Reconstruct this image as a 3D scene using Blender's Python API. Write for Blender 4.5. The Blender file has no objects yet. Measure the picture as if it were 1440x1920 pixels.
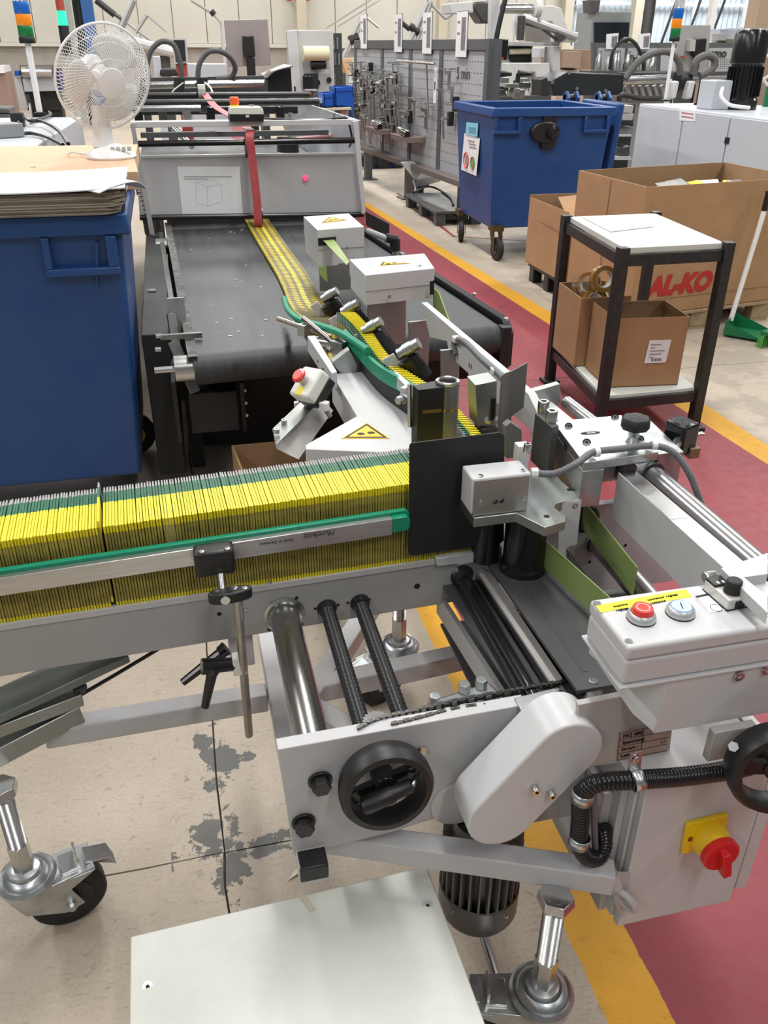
import bpy, bmesh, math, random
from mathutils import Vector, Matrix
random.seed(7)
D=bpy.data
SC=bpy.context.scene
COL=SC.collection
# ------------------------------------------------------------ camera, world, lights, exposure
F=1585.0; CX,CY=720.0,960.0; H=1.7
PIT=math.radians(28.9); ROL=math.radians(.35); YAW=math.radians(13.5)
_c,_s=math.cos(PIT),math.sin(PIT)
FW=Vector((math.sin(YAW)*_c,math.cos(YAW)*_c,-_s)); _r=Vector((math.cos(YAW),-math.sin(YAW),0)); _u=_r.cross(FW)
RT=_r*math.cos(ROL)+_u*math.sin(ROL); UP=-_r*math.sin(ROL)+_u*math.cos(ROL)
CAM=Vector((0,0,H))
cd=D.cameras.new('camera'); cam=D.objects.new('camera',cd); COL.objects.link(cam)
m=Matrix((RT,UP,-FW)).transposed().to_4x4(); m.translation=CAM; cam.matrix_world=m
cd.sensor_fit='VERTICAL'; cd.sensor_height=36.0; cd.lens=36.0*F/1920.0; cd.clip_start=.05; cd.clip_end=200
SC.camera=cam
w=D.worlds.new('hall_ambient'); SC.world=w; w.use_nodes=True
bg=w.node_tree.nodes['Background']; bg.inputs[0].default_value=(.97,.98,1,1); bg.inputs[1].default_value=.24
def area(x,y,z,sx,sy,p,col=(1,.985,.96),rot=(0,0,0)):
    l=D.lights.new('hall_lamp','AREA'); l.shape='RECTANGLE'; l.size=sx; l.size_y=sy; l.energy=p; l.color=col
    o=D.objects.new('hall_lamp',l); COL.objects.link(o); o.location=(x,y,z); o.rotation_euler=rot
for lx in (-5.0,1.2,7.4,14.0):
    for ly in (-3,2.5,8,14,20,26):
        if lx>10 and ly<8: continue
        area(lx,ly,6.4,.5,3.6,(190 if ly<0 else 310 if ly<5 else 400) if ly<12 else 370)
area(17.0,26.0,6,6,3,900,(.85,.93,1))
SC.view_settings.view_transform='Standard'; SC.view_settings.look='None'
SC.view_settings.exposure=-0.46; SC.view_settings.gamma=1.0; SC.view_settings.use_curve_mapping=False
# ------------------------------------------------------------ picture point -> point on a world plane
def ray(px,py): return FW+RT*((px-CX)/F)-UP*((py-CY)/F)
def at(px,py,x=None,y=None,z=None):
    d=ray(px,py)
    t=(z-H)/d.z if z is not None else (y/d.y if y is not None else x/d.x)
    return CAM+d*t
RA,RB=1.399,.047                       # front face of the infeed rail: y = RA + RB*x
def atr(px,py,off=0):
    d=ray(px,py); t=(RA+off)/(d.y-RB*d.x); return CAM+d*t
def V(*a): return Vector(a)
# ------------------------------------------------------------ materials
MT={}
def mat(name,col,rough=.5,metal=0,var=0,vs=8,bump=0,bs=60,emit=0,spec=.5,trans=0,alpha=1,coat=0,col2=None,stretch=None):
    if name in MT: return MT[name]
    mt=D.materials.new(name); mt.use_nodes=True; nt=mt.node_tree; b=nt.nodes['Principled BSDF']; MT[name]=mt
    c=(*col,1)
    b.inputs['Base Color'].default_value=c; b.inputs['Roughness'].default_value=rough; b.inputs['Metallic'].default_value=metal
    b.inputs['Specular IOR Level'].default_value=spec
    if trans: b.inputs['Transmission Weight'].default_value=trans
    if alpha<1: b.inputs['Alpha'].default_value=alpha
    if coat: b.inputs['Coat Weight'].default_value=coat
    if emit: b.inputs['Emission Color'].default_value=c; b.inputs['Emission Strength'].default_value=emit
    if var or bump:
        tc=nt.nodes.new('ShaderNodeNewGeometry'); src=tc.outputs['Position']
        if stretch:
            mp=nt.nodes.new('ShaderNodeMapping'); mp.inputs['Scale'].default_value=stretch; nt.links.new(src,mp.inputs[0]); src=mp.outputs[0]
    if var:
        n=nt.nodes.new('ShaderNodeTexNoise'); n.inputs['Scale'].default_value=vs; n.inputs['Detail'].default_value=6; n.inputs['Roughness'].default_value=.65
        nt.links.new(src,n.inputs['Vector'])
        mx=nt.nodes.new('ShaderNodeMix'); mx.data_type='RGBA'
        mr=nt.nodes.new('ShaderNodeMapRange'); mr.inputs[1].default_value=.32; mr.inputs[2].default_value=.68
        nt.links.new(n.outputs['Fac'],mr.inputs[0]); nt.links.new(mr.outputs[0],mx.inputs['Factor'])
        d=col2 or tuple(max(0,v*(1-var)) for v in col)
        mx.inputs['A'].default_value=c; mx.inputs['B'].default_value=(*d,1); nt.links.new(mx.outputs['Result'],b.inputs['Base Color'])
        r2=nt.nodes.new('ShaderNodeMapRange'); r2.inputs[3].default_value=max(.02,rough-.08); r2.inputs[4].default_value=min(1,rough+.1)
        nt.links.new(n.outputs['Fac'],r2.inputs[0]); nt.links.new(r2.outputs[0],b.inputs['Roughness'])
    if bump:
        n=nt.nodes.new('ShaderNodeTexNoise'); n.inputs['Scale'].default_value=bs; n.inputs['Detail'].default_value=3
        nt.links.new(src,n.inputs['Vector'])
        bp=nt.nodes.new('ShaderNodeBump'); bp.inputs['Strength'].default_value=bump; bp.inputs['Distance'].default_value=.002
        nt.links.new(n.outputs['Fac'],bp.inputs['Height']); nt.links.new(bp.outputs['Normal'],b.inputs['Normal'])
    return mt
grey=mat('grey_powder_coat',(.49,.485,.49),.45,0,.05,5,.06,350)
greyd=mat('grey_rail_paint',(.36,.355,.35),.42,0,.06,6,.05,300)
lgrey=mat('light_grey_enamel',(.555,.555,.56),.38,0,.04,4,.04,300)
white=mat('white_plastic',(.78,.78,.775),.35,0,.04,5)
cream=mat('cream_plastic',(.72,.72,.66),.4,0,.04,5)
hdpe=mat('white_board_plastic',(.70,.71,.665),.38,0,.14,3.2,.1,180,col2=(.57,.585,.53))
black=mat('black_plastic',(.012,.012,.013),.42,0,.3,30)
blackg=mat('black_gloss',(.010,.010,.011),.2)
blackm=mat('black_matt_paint',(.015,.015,.016),.6,0,.15,20,.05,200)
slate=mat('slate_steel_plate',(.085,.087,.09),.45,.2,.2,7,.05,300)
dark=mat('dark_recess',(.006,.006,.006),.8)
chrome=mat('ground_steel',(.50,.50,.50),.27,1,.25,14,.03,500,stretch=(1,.15,1))
steel=mat('bright_steel',(.60,.60,.59),.24,1,.15,20)
zinc=mat('zinc_plated_steel',(.60,.63,.64),.33,1,.35,18,.1,120)
zincp=mat('galvanised_sheet',(.44,.48,.49),.38,1,.3,9,.08,100,col2=(.36,.37,.33))
alu=mat('brushed_aluminium',(.62,.62,.62),.36,1,.18,50,.06,400,stretch=(.2,3,3))
dsteel=mat('dark_steel',(.13,.13,.125),.4,.8,.3,25)
brass=mat('brass',(.6,.45,.2),.35,1)
green=mat('green_plastic',(.005,.26,.14),.35,0,.1,10)
greend=mat('dark_green_strip',(.01,.12,.06),.45)
gbelt=mat('pale_green_belt',(.30,.40,.135),.55,0,.12,9,.05,200)
yell=mat('yellow_print',(.80,.68,.015),.5,0,.08,60)
olive=mat('olive_print_shade',(.46,.39,.08),.6,0,.5,40,col2=(.22,.18,.045),stretch=(.25,.25,1.0))  # olive bands mix the cards' print with painted shading of their front edge
yelg=mat('green_print',(.012,.13,.06),.5,0,.25,60)
sgrey=mat('grey_board_tip',(.36,.36,.35),.6,0,.2,80)
orange=mat('signal_orange',(.9,.24,.01),.35)
red=mat('signal_red',(.62,.012,.012),.35)
redb=mat('bright_red',(.75,.05,.035),.3,coat=.3)
swy=mat('switch_yellow',(.85,.55,.01),.4)
warn=mat('warning_yellow',(.9,.50,.01),.45)
label=mat('label_yellow',(.86,.76,.02),.45)
blue=mat('bin_blue_plastic',(.005,.050,.205),.40,0,.35,3.5,.1,70,col2=(.016,.068,.215))
blueb=mat('storage_bin_blue',(.008,.085,.42),.38)
belt=mat('belt_rubber',(.020,.024,.026),.50,0,.55,6,.06,120,col2=(.045,.051,.055),stretch=(6,.35,1))
bsw=mat('black_rubber',(.012,.012,.012),.62,0,.3,40)
card=mat('corrugated_cardboard',(.40,.235,.115),.8,0,.14,6,.12,45)
cardd=mat('cardboard_inside',(.33,.20,.10),.85,0,.14,8)
peach=mat('kraft_board',(.66,.43,.28),.75,0,.08,5)
paper=mat('white_paper',(.78,.79,.80),.6,0,.04,10)
paperg=mat('grey_board_sheets',(.44,.39,.32),.8,0,.4,30,col2=(.18,.15,.12),stretch=(.2,.2,12))
wood=mat('pallet_wood',(.42,.30,.18),.75,0,.35,10,.15,60,stretch=(4,.5,4))
wplas=mat('white_lamp_plastic',(.80,.80,.80),.28,0,.02,5)
redstrap=mat('red_belt',(.40,.055,.065),.55,0,.12,15)
offw=mat('pale_machine_panel',(.50,.52,.56),.4,0,.05,2)
boardg=mat('tool_board_grey',(.40,.41,.43),.5,0,.08,6)
frameg=mat('tool_board_frame',(.10,.105,.11),.5,0,.15,8)
cyan=mat('cyan_card',(.22,.55,.66),.6)
pink=mat('pink_lamp',(.9,.08,.25),.3,emit=.8)
glow=mat('green_lamp',(.02,.80,.36),.3,emit=1.2)
navy=mat('dark_blue_machine',(.012,.02,.14),.5)
tape=mat('brown_tape',(.50,.26,.05),.25,0,.2,20,spec=.6)
film=mat('clear_film',(.85,.83,.8),.12,0,.0,trans=.75,alpha=.45)
gplas=mat('dustpan_green',(.006,.16,.06),.4)
wallc=mat('cream_wall_panel',(.54,.52,.45),.6,0,.08,1.2)
conc=mat('grey_concrete_wall',(.36,.33,.29),.8,0,.2,2.5)
pvc=mat('grey_conduit',(.16,.165,.175),.5,0,.1,20)
greyt=mat('warm_grey_sheet',(.43,.41,.39),.5,0,.08,4)
label2=mat('type_plate_bronze',(.42,.28,.23),.45)
bluel=mat('pale_blue_button',(.45,.60,.85),.3)
clear=mat('clear_lens',(.8,.8,.8),.15,trans=.6)
lensb=mat('blue_lens',(.01,.12,.45),.2); lenso=mat('amber_lens',(.85,.25,.01),.2); lensg=mat('green_lens',(.01,.16,.04),.2)
# ------------------------------------------------------------ mesh builder
def ax(d):
    d=d.normalized(); a=Vector((0,0,1)) if abs(d.z)<.9 else Vector((1,0,0))
    u=d.cross(a).normalized(); return u,d.cross(u).normalized(),d
class MB:
    def __init__(s): s.v=[];s.f=[];s.mi=[];s.cur=0;s.loc=set()
    def add(s,vs,fs):
        o=len(s.v); s.v+= [Vector(p) for p in vs]; s.f+=[tuple(i+o for i in f) for f in fs]; s.mi+=[s.cur]*len(fs); return s
    def m(s,i): s.cur=i; return s
    def box(s,x0,x1,y0,y1,z0,z1):
        return s.add([(x,y,z) for z in (z0,z1) for y in (y0,y1) for x in (x0,x1)],[(0,2,3,1),(4,5,7,6),(0,1,5,4),(2,6,7,3),(0,4,6,2),(1,3,7,5)])
    def obx(s,c,u,v,w):   # centre + half-axis vectors
        c=Vector(c);u=Vector(u);v=Vector(v);w=Vector(w)
        return s.add([c+u*a+v*b+w*d for d in (-1,1) for b in (-1,1) for a in (-1,1)],[(0,2,3,1),(4,5,7,6),(0,1,5,4),(2,6,7,3),(0,4,6,2),(1,3,7,5)])
    def prism(s,pts,ex):
        ex=Vector(ex);n=len(pts);P=[Vector(p) for p in pts]
        s.add(P+[p+ex for p in P],[tuple(range(n))[::-1],tuple(range(n,2*n))]+[(i,(i+1)%n,n+(i+1)%n,n+i) for i in range(n)]); return s
    def cyl(s,a,b,r,n=16,r2=None,caps=True):
        a=Vector(a);b=Vector(b); u,v,d=ax(b-a); r2=r if r2 is None else r2
        P=[a+(u*math.cos(2*math.pi*i/n)+v*math.sin(2*math.pi*i/n))*r for i in range(n)]+[b+(u*math.cos(2*math.pi*i/n)+v*math.sin(2*math.pi*i/n))*r2 for i in range(n)]
        fs=[(i,(i+1)%n,n+(i+1)%n,n+i) for i in range(n)]
        if caps: fs+=[tuple(range(n))[::-1],tuple(range(n,2*n))]
        return s.add(P,fs)
    def lathe(s,c,d,prof,n=24):  # prof: (radius, along)
        c=Vector(c);u,v,d=ax(Vector(d)); P=[];fs=[]
        for r,t in prof:
            for i in range(n):
                a=2*math.pi*i/n; P.append(c+d*t+(u*math.cos(a)+v*math.sin(a))*r)
        for k in range(len(prof)-1):
            for i in range(n): fs.append((k*n+i,k*n+(i+1)%n,(k+1)*n+(i+1)%n,(k+1)*n+i))
        if prof[0]!=prof[-1]: fs.append(tuple(range(n))[::-1]); fs.append(tuple((len(prof)-1)*n+i for i in range(n)))
        return s.add(P,fs)
    def tube(s,path,r,n=10,smooth=1,rf=None):
        P=[Vector(p) for p in path]
        if smooth>1: P=spl(P,smooth)
        N=len(P); pts=[];fs=[]; u=None
        for k in range(N):
            d=(P[min(k+1,N-1)]-P[max(k-1,0)]).normalized()
            if u is None: u,v,_=ax(d)
            else:
                u=(u-d*u.dot(d)).normalized(); v=d.cross(u)
            rr=r if rf is None else rf(k,N)
            for i in range(n):
                a=2*math.pi*i/n; pts.append(P[k]+(u*math.cos(a)+v*math.sin(a))*rr)
        for k in range(N-1):
            for i in range(n): fs.append((k*n+i,k*n+(i+1)%n,(k+1)*n+(i+1)%n,(k+1)*n+i))
        fs.append(tuple(range(n))[::-1]); fs.append(tuple((N-1)*n+i for i in range(n)))
        return s.add(pts,fs)
    def corr(s,path,r,pitch=.008,dep=.14,n=12):   # corrugated hose
        P=spl([Vector(p) for p in path],14); L=[0]
        for a,b in zip(P,P[1:]): L.append(L[-1]+(b-a).length)
        k=max(8,int(L[-1]/pitch*4)); Q=[];j=0
        for i in range(k+1):
            t=L[-1]*i/k
            while j<len(L)-2 and L[j+1]<t: j+=1
            Q.append(P[j].lerp(P[j+1],(t-L[j])/max(1e-9,L[j+1]-L[j])))
        return s.tube(Q,r,n,1,lambda i,N:r*(1+dep*(0,.8,1,.8)[i%4]-dep))
    def sph(s,c,r,n=12,sc=(1,1,1)):
        c=Vector(c);P=[];fs=[];h=n//2
        for j in range(1,h):
            for i in range(n):
                t=math.pi*j/h;a=2*math.pi*i/n;P.append(c+Vector((r*sc[0]*math.sin(t)*math.cos(a),r*sc[1]*math.sin(t)*math.sin(a),r*sc[2]*math.cos(t))))
        P+= [c+Vector((0,0,r*sc[2])),c-Vector((0,0,r*sc[2]))];T=len(P)-2
        for j in range(h-2):
            for i in range(n): fs.append((j*n+i,(j+1)*n+i,(j+1)*n+(i+1)%n,j*n+(i+1)%n))
        for i in range(n): fs.append((T,i,(i+1)%n)); fs.append((T+1,(h-2)*n+(i+1)%n,(h-2)*n+i))
        return s.add(P,fs)
    def torus(s,c,d,R,r,n=28,k=10):
        c=Vector(c);u,v,d=ax(Vector(d));P=[];fs=[]
        for i in range(n):
            a=2*math.pi*i/n;e=u*math.cos(a)+v*math.sin(a)
            for j in range(k):
                b=2*math.pi*j/k;P.append(c+e*(R+r*math.cos(b))+d*(r*math.sin(b)))
        for i in range(n):
            for j in range(k): fs.append((i*k+j,((i+1)%n)*k+j,((i+1)%n)*k+(j+1)%k,i*k+(j+1)%k))
        return s.add(P,fs)
    def ribbon(s,path,wid,th=.002,smooth=6):   # path points + width vector(s)
        P=[Vector(p) for p in path];W=[Vector(q) for q in wid] if isinstance(wid,list) else [Vector(wid)]*len(P)
        if smooth>1: P,W=spl(P,smooth),spl(W,smooth)
        N=len(P);pts=[];fs=[]
        for k in range(N):
            d=(P[min(k+1,N-1)]-P[max(k-1,0)]).normalized();nn=d.cross(W[k]).normalized()*th/2
            pts+=[P[k]-W[k]/2-nn,P[k]+W[k]/2-nn,P[k]+W[k]/2+nn,P[k]-W[k]/2+nn]
        for k in range(N-1):
            for i in range(4): fs.append((k*4+i,k*4+(i+1)%4,k*4+4+(i+1)%4,k*4+4+i))
        fs+=[(3,2,1,0),tuple(4*(N-1)+i for i in range(4))]
        return s.add(pts,fs)
    def build(s,name,mats,parent=None,bev=0,smooth=35,seg=2,kind=None,lab=None):
        if not isinstance(mats,(list,tuple)): mats=[mats]
        off=ORG.get(parent.name,Vector()) if parent else Vector()
        org=off
        if parent is None:
            xs=[p.x for p in s.v];ys=[p.y for p in s.v];zs=[p.z for p in s.v]
            org=Vector(((min(xs)+max(xs))/2,(min(ys)+max(ys))/2,min(zs)))
        me=D.meshes.new(name); me.from_pydata([p-org for p in s.v],[],s.f)
        for mt in mats: me.materials.append(mt)
        if len(mats)>1: me.polygons.foreach_set('material_index',s.mi)
        bm=bmesh.new(); bm.from_mesh(me); bmesh.ops.recalc_face_normals(bm,faces=bm.faces); bm.to_mesh(me); bm.free()
        me.polygons.foreach_set('use_smooth',[True]*len(me.polygons)); me.set_sharp_from_angle(angle=math.radians(smooth)); me.update()
        o=D.objects.new(name,me); COL.objects.link(o)
        if parent: o.parent=parent
        else: o.location=org
        ORG[o.name]=org
        if bev:
            b=o.modifiers.new('edge','BEVEL'); b.width=bev; b.segments=seg; b.limit_method='ANGLE'; b.angle_limit=math.radians(40); b.harden_normals=False
        if kind: o['kind']=kind
        if lab: o['label']=lab
        return o
ORG={}
def spl(P,k):
    out=[];n=len(P)
    for i in range(n-1):
        p0=P[max(i-1,0)];p1=P[i];p2=P[i+1];p3=P[min(i+2,n-1)]
        for j in range(k):
            t=j/k; out.append(.5*((2*p1)+(p2-p0)*t+(2*p0-5*p1+4*p2-p3)*t*t+(3*p1-p0-3*p2+p3)*t**3))
    out.append(P[-1].copy()); return out
def thing(name,label,cat,loc,group=None):
    o=D.objects.new(name,None); COL.objects.link(o); o.location=loc; o.empty_display_size=.05
    o['label']=label;o['category']=cat
    if group:o['group']=group
    ORG[o.name]=Vector(loc); return o
def tag(o,label,cat,group=None):
    o['label']=label;o['category']=cat
    if group:o['group']=group
    return o
def text(s,size,origin,xd,yd,matl,parent,name='lettering',ext=.0004,bold=0,shear=0,sx=1,align='LEFT'):
    cu=D.curves.new(name,'FONT'); cu.body=s; cu.size=size; cu.extrude=ext; cu.offset=bold; cu.shear=shear; cu.align_x=align; cu.resolution_u=3
    t=D.objects.new('tmp',cu); COL.objects.link(t)
    dg=bpy.context.evaluated_depsgraph_get(); dg.update(); me=D.meshes.new_from_object(t.evaluated_get(dg))
    D.objects.remove(t); D.curves.remove(cu)
    xd=Vector(xd).normalized();yd=Vector(yd).normalized();zd=xd.cross(yd).normalized();yd=zd.cross(xd)
    off=ORG.get(parent.name,Vector()) if parent else Vector()
    for v in me.vertices: v.co=Vector(origin)+xd*v.co.x*sx+yd*v.co.y+zd*(v.co.z+ext)-off
    me.name=name; me.materials.append(matl); o=D.objects.new(name,me); COL.objects.link(o)
    if parent: o.parent=parent
    return o
def bolt(c,d,r,parent,mt=None,n=6,h=.006,name='hex_bolt'):
    c=Vector(c);d=Vector(d).normalized()
    b=MB().cyl(c,c+d*h*.25,r*1.25,14).cyl(c+d*h*.25,c+d*h,r,n)
    return b.build(name,mt or steel,parent,bev=r*.08)
def socket(c,d,r,parent,h=.004,name='socket_screw',mt=None):
    c=Vector(c);d=Vector(d).normalized()
    return MB().lathe(c,d,[(r,0),(r,h),(r*.85,h*1.12),(r*.5,h*1.12),(r*.45,h*.5)],14).build(name,mt or steel,parent)
def warnsign(a,b,c,n,parent,icon='roll'):
    a,b,c,n=Vector(a),Vector(b),Vector(c),Vector(n).normalized(); g=(a+b+c)/3
    L=lambda k:[g+(p-g)*k for p in (a,b,c)]
    s=MB().prism(L(1.06),n*.0006).m(1).prism([p+n*.0006 for p in L(.95)],n*.0004).m(0).prism([p+n*.001 for p in L(.74)],n*.0004)
    s.m(1); e=(b-c); 
    u=e.normalized(); v=n.cross(u); R=e.length
    if v.dot(a-g)<0: v=-v
    for k in (-1,1):
        q=g+u*R*.11*k-v*R*.03*k-v*R*.03+n*.0014
        s.prism([q+u*R*.085*math.cos(t*.524)+v*R*.065*math.sin(t*.524) for t in range(12)],n*.0005)
    return s.build('warning_sign',[warn,blackm],parent,lab='yellow triangular warning sign with two black rollers')
# ------------------------------------------------------------ setting: floor, walls
def floor_mat():
    mt=D.materials.new('painted_concrete_floor'); mt.use_nodes=True; nt=mt.node_tree; N=nt.nodes; Lk=nt.links; b=N['Principled BSDF']
    geo=N.new('ShaderNodeNewGeometry'); sep=N.new('ShaderNodeSeparateXYZ'); Lk.new(geo.outputs['Position'],sep.inputs[0])
    def noise(sc,det=5,rough=.6,st=None):
        n=N.new('ShaderNodeTexNoise'); n.inputs['Scale'].default_value=sc; n.inputs['Detail'].default_value=det; n.inputs['Roughness'].default_value=rough
        src=geo.outputs['Position']
        if st:
            mp=N.new('ShaderNodeMapping'); mp.inputs['Scale'].default_value=st; mp.inputs['Rotation'].default_value=(0,0,.5); Lk.new(src,mp.inputs[0]); src=mp.outputs[0]
        Lk.new(src,n.inputs['Vector']); return n.outputs['Fac']
    def M(op,a,b_=None,c=None):
        n=N.new('ShaderNodeMath'); n.operation=op
        for i,q in enumerate((a,b_,c)):
            if q is None: continue
            if isinstance(q,(int,float)): n.inputs[i].default_value=q
            else: Lk.new(q,n.inputs[i])
        return n.outputs[0]
    def ramp(v,lo,hi,a=0,c=1):
        n=N.new('ShaderNodeMapRange'); n.inputs[1].default_value=lo;n.inputs[2].default_value=hi;n.inputs[3].default_value=a;n.inputs[4].default_value=c
        Lk.new(v,n.inputs[0]); return n.outputs[0]
    def mix(f,a,c):
        n=N.new('ShaderNodeMix'); n.data_type='RGBA'
        if isinstance(f,(int,float)): n.inputs['Factor'].default_value=f
        else: Lk.new(f,n.inputs['Factor'])
        for k,q in (('A',a),('B',c)):
            if isinstance(q,tuple): n.inputs[k].default_value=(*q,1)
            else: Lk.new(q,n.inputs[k])
        return n.outputs['Result']
    X,Y=sep.outputs[0],sep.outputs[1]
    n1=noise(2.2,6,.7); n2=noise(22,5,.7); n3=noise(120,3); n4=noise(26,4,.75,(1,4.5,1)); nj=noise(9,5,.65)
    jx=M('ADD',X,ramp(n2,0,1,-.006,.006))
    con=mix(ramp(n1,.3,.7),(.46,.385,.30),(.36,.305,.24))
    con=mix(ramp(n4,.57,.63,0,.42),con,(.21,.17,.13))
    con=mix(ramp(n2,.61,.66,0,.5),con,(.20,.165,.13))
    con=mix(ramp(n3,.40,.60,0,.22),con,(.56,.49,.40))
    # grey repaired patches along the joints
    d1=M('ABSOLUTE',M('ADD',X,.046)); d2=M('ABSOLUTE',M('SUBTRACT',Y,1.432))
    near=M('MINIMUM',ramp(nj,.47,.50,0,1),M('LESS_THAN',M('MINIMUM',d1,M('MULTIPLY',d2,1.6)),M('MULTIPLY',ramp(nj,.4,.75,.0,.11),ramp(n1,.35,.60,.3,1.5))))
    inr=M('MULTIPLY',M('LESS_THAN',M('ABSOLUTE',M('SUBTRACT',Y,1.58)),.36),M('LESS_THAN',M('ABSOLUTE',M('SUBTRACT',X,-.02)),.15))
    con=mix(M('MULTIPLY',near,inr),con,(.11,.108,.098))
    # rough worn concrete right of the aisle
    rgt=M('GREATER_THAN',X,2.70); con=mix(M('MULTIPLY',rgt,ramp(n1,.48,.54,0,.45)),con,(.24,.215,.18))
    redc=mix(ramp(n1,.3,.7),(.285,.040,.052),(.23,.033,.044)); redc=mix(ramp(n2,.66,.70,0,.4),redc,(.36,.16,.15)); redc=mix(ramp(n4,.68,.72,0,.35),redc,(.42,.24,.22))
    yc=mix(ramp(n1,.3,.7),(.72,.36,.012),(.60,.30,.015)); yc=mix(ramp(n2,.58,.68,0,.4),yc,(.32,.19,.05)); yc=mix(ramp(n4,.62,.68,0,.4),yc,(.22,.14,.06))
    ul=M('MINIMUM',M('MULTIPLY_ADD',Y,-.043,2.70),2.62); ur=M('MINIMUM',M('MULTIPLY_ADD',Y,-.052,2.893),2.70)
    col=mix(M('MULTIPLY',M('GREATER_THAN',jx,.80),M('LESS_THAN',jx,ul)),con,redc)
    s1=M('MULTIPLY',M('GREATER_THAN',jx,.669),M('LESS_THAN',jx,.80)); s2=M('MULTIPLY',M('GREATER_THAN',jx,ul),M('LESS_THAN',jx,ur))
    col=mix(M('MAXIMUM',s1,s2),col,yc)
    Lk.new(col,b.inputs['Base Color']); Lk.new(ramp(n2,.3,.7,.42,.66),b.inputs['Roughness'])
    bp=N.new('ShaderNodeBump'); bp.inputs['Strength'].default_value=.25; bp.inputs['Distance'].default_value=.003; Lk.new(M('ADD',n2,M('MULTIPLY',n4,.6)),bp.inputs['Height']); Lk.new(bp.outputs[0],b.inputs['Normal'])
    return mt
fm=floor_mat(); MT['floor']=fm
jd=mat('dirty_floor_joint',(.09,.072,.058),.9,0,.3,20)
fl=MB().box(-9,26,-3,34,-.06,-.012).build('floor',jd); fl['kind']='structure'
xs=[-9,-4.9,-.046,4.5,13,26]; ys=[-3,-.9,1.432,4.35,8,12,17,23,34]
random.seed(3)
def wob(a,b,horizontal):     # ragged slab edge
    n=max(2,int(abs(b-a)/.09)) if -2<a<4.4 else 2
    return [a+(b-a)*i/n for i in range(n+1)]
rag={}
def rg(k):
    if k not in rag: rag[k]=random.uniform(-.005,.005)
    return rag[k]
for i in range(5):
    for j in range(8):
        g=.0024; x0,x1,y0,y1=xs[i],xs[i+1],ys[j],ys[j+1]
        def edge(p,q,n): return [p+(q-p)*t/n for t in range(n)]
        n=26 if (j<4 and 1<=i<=2) else 3
        pts=[]
        for a in edge(x0+g,x1-g,n): pts.append((a,y0+g+rg(('h',i,j,round((a-x0)/(x1-x0)*n)))))
        for a in edge(y0+g,y1-g,n): pts.append((x1-g+rg(('v',i+1,j,round((a-y0)/(y1-y0)*n))),a))
        for a in edge(x1-g,x0+g,n): pts.append((a,y1-g+rg(('h',i,j+1,round((a-x0)/(x1-x0)*n)))))
        for a in edge(y1-g,y0+g,n): pts.append((x0+g+rg(('v',i,j,round((a-y0)/(y1-y0)*n))),a))
        MB().prism([(a,b,-.012) for a,b in pts],(0,0,.012)).build('floor_slab',fm,fl)
# back wall: cream panels above, concrete plinth below
YW=29.0
wb=MB().box(-9,13.6,YW,YW+.2,0,1.62).build('wall_back',conc); wb['kind']='structure'
for k in range(25):
    x=-9+k*.957
    if x>13: continue
    MB().box(x,x+.945,YW-.05,YW+.1,1.72,9).build('wall_panel',wallc,wb,bev=.01,seg=1)
for k,(x,z0) in enumerate(((4.15,0),(8.5,0),(12.6,0),(15.0,0),(-6,0))):
    MB().box(x,x+.28,YW-.4,YW-.06,0,9).build('wall_column',mat('column_paint',(.52,.46,.36),.6,0,.1,3),wb)
t1=MB().box(-9,13.6,YW-.12,YW+.1,1.62,1.72).build('trim_1',mat('ledge_paint',(.55,.53,.47),.5)); t1['kind']='structure'
bay=MB()
for k in range(64): bay.prism([(13.4+k*.2,YW+.9,0),(13.51+k*.2,YW+.82,0),(13.6+k*.2,YW+.9,0)],(0,0,9))
bw=bay.build('wall_right',mat('pale_corrugated_cladding',(.62,.68,.74),.5,0,.05,2)); bw['kind']='structure'
for z in (1.75,2.9): MB().box(13.4,25,YW+.6,YW+.7,z,z+.09).build('cladding_rail',white,bw)
for x in (16.9,17.6,19.5): MB().box(x,x+.1,YW+.5,YW+.6,0,9).build('cladding_post',white,bw)

# ------------------------------------------------------------ the feeding machine in the foreground
fas=thing('feeding_machine','grey feeding machine on castors with handwheel and control box, nearest in view','machine',(.4,1.1,0))
# infeed rail (hollow box beam) and its fittings
def rp(x,off,z): return V(x,RA+RB*x+off,z)
rail=MB().prism([rp(-1.3,0,.652),rp(.60,0,.652),rp(.60,0,.775),rp(.575,0,.775),rp(.575,0,.765),rp(-1.3,0,.765)],(-.008,.165,0)).build('infeed_rail',greyd,fas,bev=.002)
MB().prism([rp(-1.3,-.004,.758),rp(.46,-.004,.758),rp(.46,-.004,.770),rp(-1.3,-.004,.770)],(0,.012,0)).build('rail_edge_strip',grey,rail)
hm=MB()
for px,py,r in ((510,1131,.0035),(556,1121,.0035),(591,1141,.003),(634,1134,.003),(652,1130,.003),(693,1124,.003),(411,1151,.0045),(782,1099,.0065),(505,1180,.004),(565,1170,.004)):
    p=atr(px,py); hm.cyl(p+V(0,-.0008,0),p+V(0,.004,0),r,12)
hm.build('screw_holes',dark,rail)
for px,py in ((461,1143),(505,1093)):
    p=atr(px,py); socket(p,(0,-1,0),.0045,rail,.002)
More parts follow.
